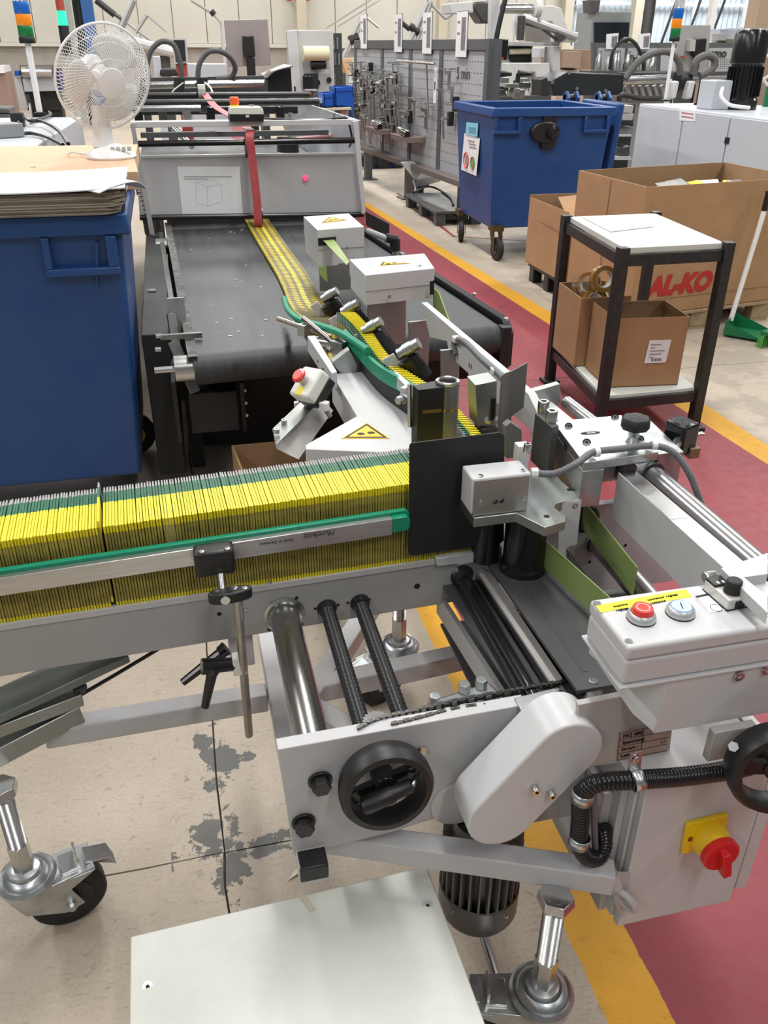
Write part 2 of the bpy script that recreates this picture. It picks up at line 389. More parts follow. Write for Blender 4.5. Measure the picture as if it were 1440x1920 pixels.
# pipe, bellows
pz=.69
MB().lathe(rp(.131,0,pz),(0,-1,0),[(.031,-.01),(.031,.004),(.042,.004),(.042,.0),(.042,-.004)],32).lathe(rp(.131,0,pz),(0,-1,0),[(.0425,-.004),(.0425,.004),(.036,.006),(.031,.004)],32).build('shaft_flange',steel,rail)
MB().cyl((.131,1.42,pz),(.130,1.015,pz),.0295,40).build('guide_shaft',chrome,fas)
def bellows(x0,x1,y0,y1,z,r,name='bellows'):
    n=int(abs(y1-y0)/.0116); prof=[]
    for k in range(n+1):
        t=abs(y1-y0)*k/n; prof+=[(r*.72,t),(r,t+.0058)]
    return MB().lathe((x0,y0,z),(x1-x0,y1-y0,0),prof,20).build(name,mat('bellows_rubber',(.028,.028,.029),.28),fas)
for x in (.219,.289):
    bellows(x,x-.001,1.412,1.05,pz,.0158)
    MB().lathe(rp(x,0,pz),(0,-1,0),[(.021,-.004),(.021,.003),(.017,.012),(.012,.014)],20).build('bellows_collar',black,rail)
# front plate with handwheel
plate=MB().prism([(.069,.995,.728),(.486,.995,.738),(.478,.995,.63),(.452,.995,.527),(.255,.995,.49),(.083,.995,.478)],(0,.026,0)).build('front_plate',grey,fas,bev=.0015)
for px,py in ((600,1462),(569,1540)):
    p=at(px,py,y=.995); b=bolt(p,(0,-1,-.05),.0165,plate,black,6,.022,'black_bolt'); b['label']='large black hexagon bolt'
MB().box(.088,.137,.955,.995,.478-.022,.478+.012).build('beam_end_cap',black,fas,bev=.003)
hw=MB(); hc=at(722,1470,y=.955); hd=V(-.0,-1,.10).normalized(); R=.074
hw.lathe(hc,hd,[(R*.80,-.012),(R*1.0,-.016),(R*1.05,0),(R*1.05,.016),(R*.97,.026),(R*.84,.027),(R*.78,.018),(R*.76,0),(R*.80,-.012)],48)
wheel=hw.build('handwheel',black,fas)
uu,vv,_=ax(hd); sd=V(1,0,.33); sd=(sd-hd*sd.dot(hd)).normalized(); sn=hd.cross(sd)
MB().obx(hc-hd*.004,sd*R*.82,sn*.013,hd*.006).cyl(hc-hd*.03,hc+hd*.010,.020,20).build('wheel_spoke',blackg,wheel,bev=.002)
MB().cyl(hc-hd*.05,hc-hd*.01,.011,14).build('wheel_shaft',steel,wheel)
hb=hc+hd*.022-sn*.004
MB().lathe(hb-sd*.045,sd,[(.006,-.004),(.0135,0),(.0150,.01),(.0150,.05),(.0125,.054),(.0125,.083),(.009,.086)],20).build('folding_handle',black,wheel)
MB().cyl(hb+sd*.038,hb+sd*.052-hd*.012,.005,10).build('handle_pivot',steel,wheel)
MB().lathe(at(790,1410,y=.994),(0,-1,0),[(.013,0),(.013,.002),(.009,.003)],18).build('plate_plug',steel,plate)
# chain loop: links between two sprockets
def chain():
    c=MB(); z0=.731
    up=[at(672,1368,z=z0),at(705,1351,z=z0),at(775,1335,z=z0),at(860,1315,z=z0),at(960,1297,z=z0),at(1066,1278,z=z0)]
    dn=[at(735,1360,z=z0),at(790,1347,z=z0),at(860,1330,z=z0),at(960,1318,z=z0),at(1060,1300,z=z0)]
    for path in (up,dn):
        P=spl(path,12); L=0;Q=[P[0]];acc=0
        for a,b in zip(P,P[1:]):
            acc+=(b-a).length
            if acc>.0088: Q.append(b);acc=0
        for k,(a,b) in enumerate(zip(Q,Q[1:])):
            d=(b-a); n=V(0,0,1).cross(d).normalized()
            hz=.0030 if k%2 else .0046
            for s in (-1,1): c.m(0).obx((a+b)/2+V(0,0,s*hz),d*.62,n*.0036,V(0,0,.0007))
            c.m(1).cyl(a-V(0,0,.0056),a+V(0,0,.0056),.0022,8)
    return c.build('drive_chain',[mat('oiled_chain',(.05,.048,.045),.35,.8),dsteel],fas)
chain()
for px,py,z in ((706,1350,.716),(1075,1290,.731)):
    p=at(px,py,z=z); g=MB()
    g.prism([p+V(math.cos(t*math.pi/18)*(.025 if t%2 else .021),math.sin(t*math.pi/18)*(.025 if t%2 else .021),-.004) for t in range(36)],(0,0,.003)).cyl(p+V(0,0,-.03),p+V(0,0,.002),.010,14).build('chain_sprocket',dsteel,fas)
cst=MB().prism([at(*q_,z=.69) for q_ in ((800,1315),(915,1278),(940,1300),(820,1345))],(0,0,-.03)).build('gear_casting',zinc,fas,bev=.004)
for px,py in ((815,1318),(870,1296),(902,1288)): p_=at(px,py,z=.69); MB().cyl(p_,p_+V(0,0,.018),.011,6).build('casting_nut',zinc,cst,bev=.001)
# zinc spacer and the black table plate
MB().prism([(.470,.978,.741),(.547,.990,.741),(.547,1.02,.741),(.470,1.012,.741)],(0,0,-.030)).build('spacer_block',zinc,fas,bev=.001)
tp=MB().prism([(.557,1.44,.757),(.572,.988,.757),(.640,.988,.757),(.705,.988,.757),(.705,1.44,.757)],(0,0,-.008)).build('table_plate',slate,fas,bev=.001)
socket(at(1113,1277,z=.757),(0,0,1),.008,tp,.0015)
MB().box(.60,.61,1.03,1.43,.757,.7577).build('plate_groove',mat('worn_line',(.06,.06,.06),.5),tp)
MB().prism([(.47,1.43,.70),(.56,1.43,.70),(.572,1.0,.70),(.50,1.0,.70)],(0,0,-.006)).build('lower_cover_sheet',slate,fas)
MB().prism([(.545,1.43,.725),(.572,1.43,.725),(.58,1.0,.725),(.556,1.0,.725)],(0,0,-.006)).build('side_sheet',greyt,fas)
MB().prism([(.468,1.45,.66),(.478,1.45,.66),(.510,.99,.66),(.498,.99,.66)],(0,0,-.05)).build('cover_flange',grey,fas)
# black guide shaft with flange beside the plate
ga=V(.512,1.425,.717); gb=V(.512,1.0,.717)
gs=MB().cyl(ga,gb,.0165,28).build('black_guide_shaft',blackg,fas)
MB().lathe(ga+V(0,.02,0),gb-ga,[(.03,0),(.031,.004),(.027,.02),(.020,.034),(.0168,.042)],28).build('shaft_bush',blackm,gs)
MB().box(.499,.502,1.0,1.38,.731,.7325).box(.520,.523,1.0,1.38,.731,.7325).build('shaft_rail',black,gs)
for px,py in ((855,1072),(855,1121),(912,1062)):
    bolt(atr(px,py,-.002),(0,-1,.1),.0075,rail,steel,6,.009)
MB().prism([atr(818,1048,-.012),atr(895,1036,-.012),atr(898,1052,-.012),atr(860,1060,-.012),atr(855,1058,-.012),atr(820,1062,-.012)],(0,.02,0)).build('rail_end_clip',lgrey,rail,bev=.001)
# capsule-shaped belt guard
def capsule(c0,c1,r,y0,y1,n=18):
    c0=Vector(c0);c1=Vector(c1);d=(c0-c1);d.y=0;a0=math.atan2(d.z,d.x);P=[]
    for i in range(n+1):
        a=a0+math.pi/2-math.pi*i/n;P.append(V(c0.x+r*math.cos(a),y0,c0.z+r*math.sin(a)))
    for i in range(n+1):
        a=a0-math.pi/2-math.pi*i/n;P.append(V(c1.x+r*math.cos(a),y0,c1.z+r*math.sin(a)))
    return MB().prism(P,(0,y1-y0,0))
cg=capsule(at(1066,1412,y=.885),at(942,1537,y=.885),.0585,.885,.965).build('belt_guard',lgrey,fas,bev=.004,seg=3)
for px,py in ((1001,1475),(1031,1484)): socket(at(px,py,y=.885),(0,-1,0),.0065,cg,.012)
bolt(at(973,1356,y=.993),(0,-1,0),.0085,plate,zinc,6,.010)
MB().cyl((.375,.99,.535),(.375,1.06,.535),.05,28).build('gearbox_neck',lgrey,fas,bev=.003)
MB().lathe((.40,.998,.545),(0,1,0),[(.048,0),(.048,.006)],28).build('gearbox_seal',black,fas)
MB().prism([at(*q_,y=.905) for q_ in ((1085,1322),(1215,1296),(1262,1352),(1256,1408),(1150,1432),(1085,1440))],(0,.012,0)).build('side_panel',greyt,fas,bev=.001)
pl=MB().prism([(.565,.91,.748),(.66,.91,.752)]+[(.66,.91,.735),(.565,.91,.732)] if 1 else [(.575,.91,.735),(.66,.91,.735),(.66,.91,.715),(.575,.91,.715)],(0,.01,0)).build('red_edge_panel',mat('reddish_anodised_edge',(.22,.05,.045),.35),fas)
# type plate with writing
tpa,tpb,tpc,tpd=at(1163,1374,y=.902),at(1257,1356,y=.902),at(1251,1408,y=.902),at(1157,1426,y=.902)
ty=MB().prism([tpa,tpb,tpc,tpd],(0,.003,0)).build('type_plate',label2,fas)
xd=(tpb-tpa);yd=(tpa-tpd)
for k,s in enumerate(('FAS 480','Spannung','Strom :','Leistung :')):
    text(s,.0105,tpa-yd*(.235*k+.19)+xd*.05+V(0,-.0008,0),xd,yd,black,ty,bold=.0001)
ln=MB()
for k in range(5):
    p=tpa-yd*(.245*k+.005)+V(0,-.0006,0); ln.prism([p,p+xd,p+xd-yd*.012,p-yd*.012],(0,.0004,0))
p=tpa+xd*.46+V(0,-.0006,0); ln.prism([p,p+xd*.012,p+xd*.012-yd,p-yd],(0,.0004,0)); p=tpa+V(0,-.0006,0); ln.prism([p,p+xd*.01,p+xd*.01-yd,p-yd],(0,.0004,0))
ln.build('plate_lines',black,ty); text('1,1',.0085,tpa+xd*.84-yd*.66+V(0,-.0008,0),xd,yd,black,ty)
# control box
cbx0,cbx1,cby0,cby1,cz=.5635,.90,.853,.978,.95
cb=MB().box(cbx0+.001,cbx1,cby0+.001,cby1-.001,cz-.070,cz-.026).build('control_box',lgrey,fas,bev=.006,seg=3)
lid=MB().box(cbx0,cbx1,cby0,cby1,cz-.025,cz).build('control_box_lid',lgrey,cb,bev=.006,seg=3)
MB().box(cbx0-.004,cbx1,cby0-.004,cby1+.002,cz-.074,cz-.0695).build('box_flange',lgrey,cb,bev=.001)
for px,py in ((1120,1131),(1180,1202),(1440,1152)):
    socket(at(px,py,z=cz),(0,0,1),.0065,cb,.0008,'lid_screw')
def button(px,py,rb,capm,name,h):
    c=at(px,py,z=cz)
    o=MB().m(1).lathe(c,(0,0,1),[(rb*1.02,0),(rb*1.02,.002)],32).m(0).lathe(c,(0,0,1),[(rb,.002),(rb,.005),(rb*.93,.010),(rb*.78,.013),(rb*.74,.011)],32).m(2).lathe(c,(0,0,1),[(rb*.74,.008),(rb*.74,h*.85),(rb*.68,h),(rb*.3,h)],32).build(name,[mat('button_bezel',(.55,.56,.57),.4,.6),black,capm],cb)
    return c+V(0,0,h),o
c,o=button(1202,1160,.0218,redb,'stop_button',.021); MB().torus(c,(0,0,1),.0095,.0007,24,6).build('button_ring',white,cb)
c,o=button(1275,1150,.0218,bluel,'start_button',.014); MB().obx(c+V(0,0,.0003),(.0008,0,0),(.0022,.0075,0),(0,0,.0003)).build('start_mark',black,cb)
lab_=MB().prism([at(1117,1136,z=cz),at(1286,1105,z=cz),at(1297,1119,z=cz),at(1126,1149,z=cz)],(0,0,.0006)).build('yellow_label',label,cb)
q0=at(1152,1143,z=cz+.0006);xd=at(1286,1112,z=cz)-at(1126,1143,z=cz);yd=V(-xd.y,xd.x,0)
text('machine',.0075,at(1151,1139.5,z=cz+.0006),xd,yd,dark,lab_);text('reglage',.0075,at(1156,1146.5,z=cz+.0006),xd,yd,dark,lab_)
text('connecter reglage',.0075,at(1215,1127,z=cz+.0006),xd,yd,dark,lab_);text('connecte',.0075,at(1220,1133.5,z=cz+.0006),xd,yd,dark,lab_)
# dial label and multi-turn dial
dl=MB().prism([at(1296,1107,z=cz),at(1324,1101,z=cz),at(1360,1144,z=cz),at(1331,1150,z=cz)],(0,0,.0006)).build('dial_label',paper,cb)
MB().obx(at(1316,1117,z=cz+.0008),xd.normalized()*.010,yd.normalized()*.0022,(0,0,.0003)).torus(at(1343,1140,z=cz+.0004),(0,0,1),.009,.0006,20,5).build('dial_symbol',black,dl)
a=xd.normalized();b_=yd.normalized()
dc=at(1362,1112,z=cz+.010)
MB().obx(dc,a*.0195,b_*.030,V(0,0,.0095)).build('dial_body',mat('silver_plastic',(.62,.61,.58),.35,.3),cb,bev=.002)
MB().obx(dc-V(0,0,.009),a*.0205,b_*.031,V(0,0,.0015)).obx(dc+b_*.018+V(0,0,.009),a*.0185,b_*.0115,V(0,0,.0045)).obx(dc-b_*.0275+a*.002-V(0,0,.001),a*.009,b_*.0035,V(0,0,.0065)).build('dial_scale',black,cb,bev=.0008)
for k in range(3): MB().obx(dc+b_*.0125+V(0,0,.0136)+a*(-.009+k*.009),a*.0018,b_*.003,V(0,0,.0002)).build('dial_digit',white,cb)
kc=at(1374,1105,z=cz+.024)
MB().lathe(kc,(0,0,1),[(.0135,-.004),(.0135,.002),(.0125,.004),(.0118,.016),(.010,.0175)],28).build('dial_knob',blackm,cb)
MB().lathe(dc+b_*.037+V(0,0,.008)-a*.004,a,[(.008,-.011),(.009,-.008),(.009,.008),(.006,.012)],16).build('dial_wheel',steel,cb)
# bracket below the control box
zb=cz-.074
bx0=MB().box(.475,.70,1.0,1.44,.58,.586).build('bottom_pan',slate,fas); MB().box(.57,1.0,1.45,1.95,.58,.586).build('bottom_pan',slate,fas)
br=MB().prism([(.640,.853,zb),(.97,.853,zb),(.97,.853,.775),(.635,.853,.772)],(0,.008,0)).build('control_bracket',lgrey,fas,bev=.0015)
B0=[at(1143,1290,y=.93),at(1240,1300,y=.93)]
MB().prism([(.572,.97,zb),(.640,.853,zb),(.637,.853,.772),(.612,.885,.79),(.590,.92,.825),(.578,.955,.845),(.571,.97,.85)],(.004,.004,0)).build('bracket_cheek',lgrey,br,bev=.001)
for px,py in ((1384,1265),(1437,1253)): socket(at(px,py,y=.853),(0,-1,0),.009,br,.005)
# white side arm on the right that carries the chrome rod
MB().prism([at(1352,1065,z=.985),at(1440,1036,z=.985),at(1440,1076,z=.985),at(1395,1082,z=.985),at(1440,1118,z=.985),at(1440,1150,z=.985)],(0,0,-.02)).build('end_frame',lgrey,fas,bev=.001)
MB().box(.93,1.3,.70,1.06,.96,.964).build('end_frame_floor',greyt,fas)
# cabinet with main switch
CYF=.85
cab=MB().box(.632,.868,CYF+.012,1.10,.325,.672).build('switch_cabinet',lgrey,fas,bev=.002)
MB().box(.637,.866,CYF-.006,CYF+.011,.318,.668).build('cabinet_door',lgrey,cab,bev=.002)
MB().box(.868,.872,CYF+.004,1.08,.325,.672).build('cabinet_seal',black,cab)
MB().box(.873,.897,CYF,1.08,.34,.672).build('cabinet_side_channel',lgrey,cab,bev=.001)
MB().box(.618,.632,CYF+.03,1.09,.32,.672).build('cabinet_back_flange',grey,cab,bev=.001)
y0=CYF-.006
sc_=(at(1275,1545,y=y0)+at(1340,1570,y=y0))/2
pA,pB,pC,pD=at(1284,1540,y=y0),at(1361,1521,y=y0),at(1352,1580,y=y0),at(1274,1595,y=y0)
sw=MB().prism([pA,pB,pC,pD],(0,-.008,0)).build('main_switch_plate',swy,cab,bev=.0015)
kc=(pA+pB+pC+pD)/4+V(.008,-.008,-.008)
MB().lathe(kc,(0,-1,0),[(.034,0),(.034,.006),(.031,.012),(.029,.026)],36).build('switch_collar',swy,sw)
MB().lathe(kc+V(0,-.026,0),(0,-1,0),[(.030,0),(.0335,.002),(.0335,.012),(.030,.015),(.010,.015)],36).build('switch_dial',red,sw)
MB().obx(kc+V(.003,-.046,-.008),(.0075,0,.002),(0,.009,0),(-.006,0,.028)).build('switch_grip',red,sw,bev=.002)
MB().obx(pA*.5+pD*.5+V(.010,-.009,.0),(.003,0,0),(0,.001,0),(0,0,.004)).build('switch_slot',mat('red_brown',(.25,.03,.01),.5),sw)
# corrugated cable hose with clips
h1=[at(1440,1425,y=.838),at(1380,1442,y=.835),at(1290,1455,y=.83),at(1200,1462,y=.83),at(1120,1468,y=.845),at(1092,1490,y=.86),at(1088,1540,y=.86),at(1086,1580,y=.86),at(1100,1606,y=.86),at(1122,1606,y=.87),at(1132,1580,y=.88),at(1128,1550,y=.89)]
hose=MB().corr(h1,.0155,.0062,.13).build('corrugated_hose',blackg,fas)
MB().tube([at(1112,1478,y=.87),at(1114,1540,y=.875),at(1116,1590,y=.875)],.006,8,6).build('grey_cable',pvc,fas)
def clip(px,py,y,dirn,L,wd):
    p=at(px,py,y=y); d=Vector(dirn).normalized()
    o=MB().cyl(p-d*wd,p+d*wd,.0178,20,caps=False).build('hose_clip',zinc,hose); o.modifiers.new('t','SOLIDIFY').thickness=.0015; return p
p=clip(1194,1462,.83,(1,0,.12),0,.0085); MB().obx(p+V(-.005,.006,.033),(.010,0,.001),(0,.001,0),(-.001,0,.020)).build('clip_tab',zinc,hose); socket(p+V(-.005,.004,.040),(0,-1,0),.0065,hose,.003)
clip(1092,1492,.86,(.1,0,1),0,.010); clip(1086,1575,.86,(.1,0,1),0,.010)
MB().box(.60,.632,.90,1.02,.50,.60).build('cable_bracket',grey,fas,bev=.001)
# second handwheel at the right edge and its zinc bolt block
wc=at(1450,1437,y=.78); wd=V(-.25,-1,.15).normalized()
w2=MB().lathe(wc,wd,[(R*.74,-.012),(R*.95,-.016),(R*1.0,0),(R*1.0,.016),(R*.92,.026),(R*.78,.027),(R*.72,.018),(R*.72,-.006),(R*.74,-.012)],40).build('handwheel',black,fas)
MB().obx(wc,wd.cross(V(0,0,1)).normalized()*R*.8,V(0,0,.012),wd*.006).cyl(wc-wd*.055,wc+wd*.01,.018,16).build('wheel_spoke',black,w2)
MB().box(.725,.80,.83,.845,.715,.775).build('bearing_block',greyt,fas,bev=.001)
MB().cyl(at(1375,1400,y=.83),at(1375,1400,y=.80),.006,14).cyl(at(1375,1400,y=.80),at(1375,1400,y=.793),.008,6).build('adjusting_bolt',zincp,fas)
# frame: square tubes
def beam(a,b,wd,ht,name='frame_tube',mt=grey,par=None,up=(0,0,1),bev=.003):
    a=Vector(a);b=Vector(b);d=(b-a);s_=d.cross(Vector(up)).normalized();t_=s_.cross(d).normalized()
    return MB().obx((a+b)/2,d/2,s_*wd/2,t_*ht/2).build(name,mt,par or fas,bev=bev)
zf=.457
beam((-.37,1.425,zf),(.085,1.435,zf),.045,.045)
beam((.205,1.437,zf),(.585,1.475,zf),.045,.045)
beam((.112,.958,.467),(.112,1.66,.467),.050,.045)
beam((.16,1.38,zf),(.50,1.90,zf),.045,.044)
beam((.15,1.40,zf),(.45,1.02,zf),.045,.044)
beam((.125,1.05,zf),(.61,.845,zf),.040,.046)
beam((.04,1.44,.56),(.04,1.46,.66),.05,.05)
MB().box(.505,.60,.965,1.02,.48,.61).build('frame_post',grey,fas,bev=.004)
# left diagonal strut (galvanised profiles) with cord
def onz(px,py,z): return at(px,py,z=z)
a0,a1=onz(-60,1432,.47),onz(146,1325,.50)
dv=(a1-a0).normalized(); sv=V(0,0,1).cross(dv).normalized()
beam(a0,a1,.06,.045,'strut_profile',zincp); 
beam(onz(-60,1380,.53),onz(150,1300,.535),.05,.03,'strut_profile',zincp)
beam(onz(-60,1350,.56),onz(230,1215,.60),.085,.02,'strut_rail',mat('grey_green_profile',(.20,.23,.215),.4,.5,.2,12))
MB().tube([onz(146,1306,.53),onz(215,1266,.56),onz(300,1215,.60)],.004,8).build('drive_cord',black,fas)
MB().cyl(onz(150,1290,.53),onz(150,1290,.555),.014,16).build('cord_pulley',black,fas)
# castors with threaded stems
def caster(sx,sy,ang,ztop,hexh=.065,parent=fas):
    d=V(math.cos(ang),math.sin(ang),0); n=V(-d.y,d.x,0); zs=.205; c=V(sx,sy,0); wc=c+d*.068+V(0,0,.080)
    st=MB(); k=int((ztop-zs-hexh)/.0046); prof=[]
    for i in range(k): t=zs+hexh+i*.0046; prof+=[(.0158,t),(.0188,t+.0023)]
    root=MB().lathe(c,(0,0,1),[(.040,.150),(.058,.158),(.060,.172),(.054,.180),(.050,.176),(.044,.186),(.036,.190),(.033,.186),(.030,.196),(.020,.2)],36).build('caster',zinc,parent)
    st.lathe(c,(0,0,1),prof,18).build('threaded_stem',steel,root)
    MB().cyl(c+V(0,0,.190),c+V(0,0,zs+hexh),.0215,6).build('stem_hexagon',steel,root,bev=.001)
    MB().lathe(c,(0,0,1),[(.030,ztop-.004),(.033,ztop-.034+.012),(.024,ztop-.036)][::-1],6).build('lock_nut',steel,root,bev=.001)
    f=MB().prism([c+n*.046-d*.03+V(0,0,.150),c+n*.036+d*.13+V(0,0,.150),c-n*.036+d*.13+V(0,0,.150),c-n*.046-d*.03+V(0,0,.150)],(0,0,.010))
    for s_ in (-1,1):
        o=n*(s_*.036)
        f.prism([c+o-d*.045+V(0,0,.155),c+o+d*.13+V(0,0,.155),c+o+d*.075+V(0,0,.125),c+o+d*.095+V(0,0,.070),c+o+d*.055+V(0,0,.062),c+o-d*.02+V(0,0,.10)],n*(s_*.004))
    f.build('caster_fork',zinc,root,bev=.0015)
    MB().lathe(wc-n*.024,n,[(.05,0),(.074,.002),(.080,.008),(.080,.040),(.074,.046),(.05,.048)],36).build('caster_wheel',bsw,root)
    MB().lathe(wc-n*.026,n,[(.050,0),(.042,.006),(.042,.046),(.050,.052)],24).build('wheel_hub',black,root)
    MB().cyl(wc-n*.052,wc+n*.052,.008,6).cyl(wc-n*.046,wc+n*.046,.012,12).build('wheel_axle',zinc,root)
    MB().prism([c+d*.115+n*.022+V(0,0,.162),c+d*.115-n*.022+V(0,0,.162),c+d*.165-n*.020+V(0,0,.150),c+d*.175-n*.016+V(0,0,.115),c+d*.175+n*.016+V(0,0,.115),c+d*.165+n*.020+V(0,0,.150)],(0,0,.006)).build('brake_pedal',zinc,root,bev=.001)
    MB().obx(c+d*.100+V(0,0,.175),d*.003,n*.024,V(0,0,.017)).obx(c+d*.085+V(0,0,.163),d*.020,n*.026,V(0,0,.003)).build('brake_lever',steel,root,bev=.001)
    return root
caster(-.448,1.322,.28,.44); caster(.508,.846,2.88,.446); caster(.503,1.90,3.5,.44)
# motor hanging under the frame
mx,my=.440,1.02
mo=MB().cyl((mx,my,.235),(mx,my,.46),.058,28).build('drive_motor',dsteel,fas)
fn=MB()
for k in range(26):
    a=2*math.pi*k/26; e=V(math.cos(a),math.sin(a),0); n=V(-e.y,e.x,0)
    fn.obx(V(mx,my,.335)+e*.064,e*.012,n*.0018,V(0,0,.080))
fn.build('cooling_fins',mat('cast_motor_grey',(.20,.195,.185),.5,.4,.2,20),mo)
MB().lathe((mx,my,.235),(0,0,1),[(.055,-.035),(.072,-.028),(.078,-.015),(.078,.045),(.074,.045),(.074,0)],32).build('fan_cowl',mat('motor_cowl',(.16,.16,.155),.4,.5),mo)
for a in (.8,-1.2,-2.6): 
    e=V(math.cos(a),math.sin(a),0); bolt(V(mx,my,.262)+e*.077,e,.004,mo)
MB().cyl((mx-.09,my+.03,.5),(mx-.03,my+.03,.5),.03,16).cyl((mx-.12,my+.03,.47),(mx-.02,my+.03,.53),.02,12).build('terminal_box',dsteel,mo)
rr=MB().cyl(at(905,1750,y=1.02),at(938,1850,y=.95),.011,14).build('brake_rod',steel,fas)
# eye bolt in front of the beam end
e0=at(1150,1655,y=.845); e1=at(1186,1706,y=.83)
eb=MB(); ec=(e0*.35+e1*.65); ud=(e1-e0).normalized(); vd=V(.55,-.75,.2).normalized(); vd=(vd-ud*vd.dot(ud)).normalized(); L=.022
pts=[ec+ud*(.026*math.cos(t*math.pi/12))+vd*(.013*math.sin(t*math.pi/12)) for t in range(25)]
eb.tube(pts,.0062,10).cyl(e0-ud*.020,e0+ud*.010,.017,16,.012)
eb.build('eye_bolt',grey,fas)
MB().prism([(.602,.842,.47),(.640,.842,.46),(.640,.842,.34),(.618,.842,.40)],(0,.006,0)).build('bolt_gusset',greyt,fas)
# ------------------------------------------------------------ upper works of the feeding machine
gp=MB().prism([atr(*q,-.02) for q in ((768,836),(772,831),(938,811),(946,816),(945,1013),(940,1018),(772,1042),(767,1037))],(0,.004,0)).build('black_guide_plate',blackm,fas,bev=.0005)
# guide bar with green strip
bar=[(-1.0,.868),(-1.0,.838)]
x0,x1=-1.0,.348
def brp(x,off,z): return rp(x,off-.038,z+.012*(x+.36)/.71)
MB().prism([brp(x0,0,.853),brp(x1,0,.853),brp(x1,0,.889),brp(x0,0,.889)],(0,.014,0)).build('guide_rail_bar',alu,fas,bev=.0012)
gs_=MB().prism([brp(x0,.014,.859),brp(x1+.03,.014,.859),brp(x1+.038,.014,.866),brp(x1+.038,.014,.888),brp(x1+.03,.014,.896),brp(x0,.014,.896)],(0,.012,0)).build('green_slide_strip',green,fas,bev=.002)
MB().prism([brp(x1,0,.857),brp(x1+.032,0,.857),brp(x1+.036,0,.865),brp(x1+.036,0,.882),brp(x1+.03,0,.889),brp(x1,0,.889)],(0,.016,0)).build('green_strip_end',green,fas,bev=.002)
gb_=[o for o in fas.children if o.name.startswith('guide_rail_bar')][0]
pp=brp(.22,-.0006,.866)
text('Murtfeldt',.016,brp(.235,-.0006,.884),(-1,-.047,0),(0,0,-1),dsteel,gb_,shear=.35,ext=.0002)
text('Made in Germany',.009,brp(.155,-.0006,.879),(-1,-.047,0),(0,0,-1),dsteel,gb_,shear=.2,ext=.0002)
# clamps on the bar
c0=brp(.005,-.018,.872)
cl=MB().obx(c0,(.036,.0017,0),(0,.020,0),(0,0,.026)).build('bar_clamp',black,fas,bev=.007,seg=3)
for dx in (-.022,.024): socket(c0+V(dx,-.012,.0258),(0,0,1),.0055,cl,.0015)
MB().cyl(c0+V(.008,-.024,-.018),c0+V(.008,-.045,-.045),.007,12).build('clamp_stud',steel,cl)
c1=brp(.026,-.072,.825)
cl2=MB().prism([c1+V(.040*math.cos(t*.3142)*(1 if abs(math.cos(t*.3142))<.99 else 1),.014*math.sin(t*.3142)+.003*math.cos(t*.3142),-.011) for t in range(20)],(0,0,.022)).build('rod_clamp',black,fas,bev=.003)
for dx,dy,r_ in ((-.024,.002,.0055),(.026,.0,.0055)): socket(c1+V(dx,dy,.0108),(0,0,1),r_,cl2,.0014)
socket(c1+V(.006,.006,.0108),(0,0,1),.008,cl2,.001,'rod_end'); MB().lathe(c1+V(-.010,-.0145,.0),(0,-1,0),[(.0085,0),(.0085,.002)],18).build('rod_end',steel,cl2)
r0=c1+V(.012,.0,-.008); r1=at(467,1378,y=1.335)
MB().cyl(r0,r1,.0085,18).build('support_rod',mat('brushed_rod',(.42,.39,.35),.35,1,.2,30),fas)
cp=at(449,1244,y=1.316)
ck=MB().obx(cp,(.013,0,0),(0,.011,0),(0,0,.021)).build('white_clamp_block',cream,fas,bev=.002)
def lever(p,q,fasd):
    p=Vector(p);q=Vector(q);d=(q-p)
    return MB().cyl(p,p+d*.15,.015,14,.013).cyl(p+d*.1,q,.011,10,.008).build('clamp_lever',blackg,fasd,bev=.001)
lever(at(425,1215,y=1.37),at(342,1280,y=1.35),ck); 
MB().cyl(at(440,1245,y=1.318),at(378,1250,y=1.31),.013,14,.016).build('lever_hub',blackg,ck,bev=.001)
lever(at(400,1250,y=1.31),at(384,1326,y=1.30),ck)
# sensor plate, box, bracket
SZ=.92
sp=MB().prism([at(*q,z=SZ) for q in ((862,935),(889,972),(968,962),(1022,989),(1060,977),(1062,969),(1040,952),(1041,946),(1048,942),(1092,936),(1030,882),(960,880))],(0,0,-.020)).build('sensor_plate',zincp,fas,bev=.001)
for px,py in ((1025,968),(1068,918)): MB().lathe(at(px,py,z=SZ+.0003),(0,0,1),[(.006,-.002),(.006,0)],14).build('plate_hole',dark,sp)
pb=at(1091,937,z=SZ); 
MB().prism([at(*q,y=pb.y) for q in ((1050,944),(1091,937),(1082,1022),(1062,1026),(1062,1060),(1045,1062),(1048,975))],(0,.004,0)).build('sensor_bracket',lgrey,fas,bev=.001)
socket(at(1078,947,y=pb.y),(0,-1,0),.0055,sp,.003)
f0=at(886,968,z=SZ+.001); fy=f0.y; ft=at(890,903,y=fy).z; fx0=f0.x; fx1=at(994,888,y=fy).x; by_=at(870,872,z=ft+.004).y
sb=MB().box(fx0-.004,fx1+.004,fy+.002,by_,SZ+.004,ft+.004).build('sensor_box',lgrey,fas,bev=.004,seg=3)
MB().box(fx0,fx1,fy,fy+.0025,SZ+.001,ft).build('sensor_front',mat('satin_plate',(.5,.5,.46),.35,1,.12,20),sb)
for px,py in ((902,943),(983,933)): socket(at(px,py,y=fy),(0,-1,0),.005,sb,.003)
for px,py in ((928,940),(940,938)): MB().cyl(at(px,py,y=fy-.0003),at(px,py,y=fy+.002),.0058,16).build('sensor_eye',dark,sb)
for px,py in ((901,893),(980,883)): socket(at(px,py,z=ft+.004),(0,0,1),.0055,sb,.002)
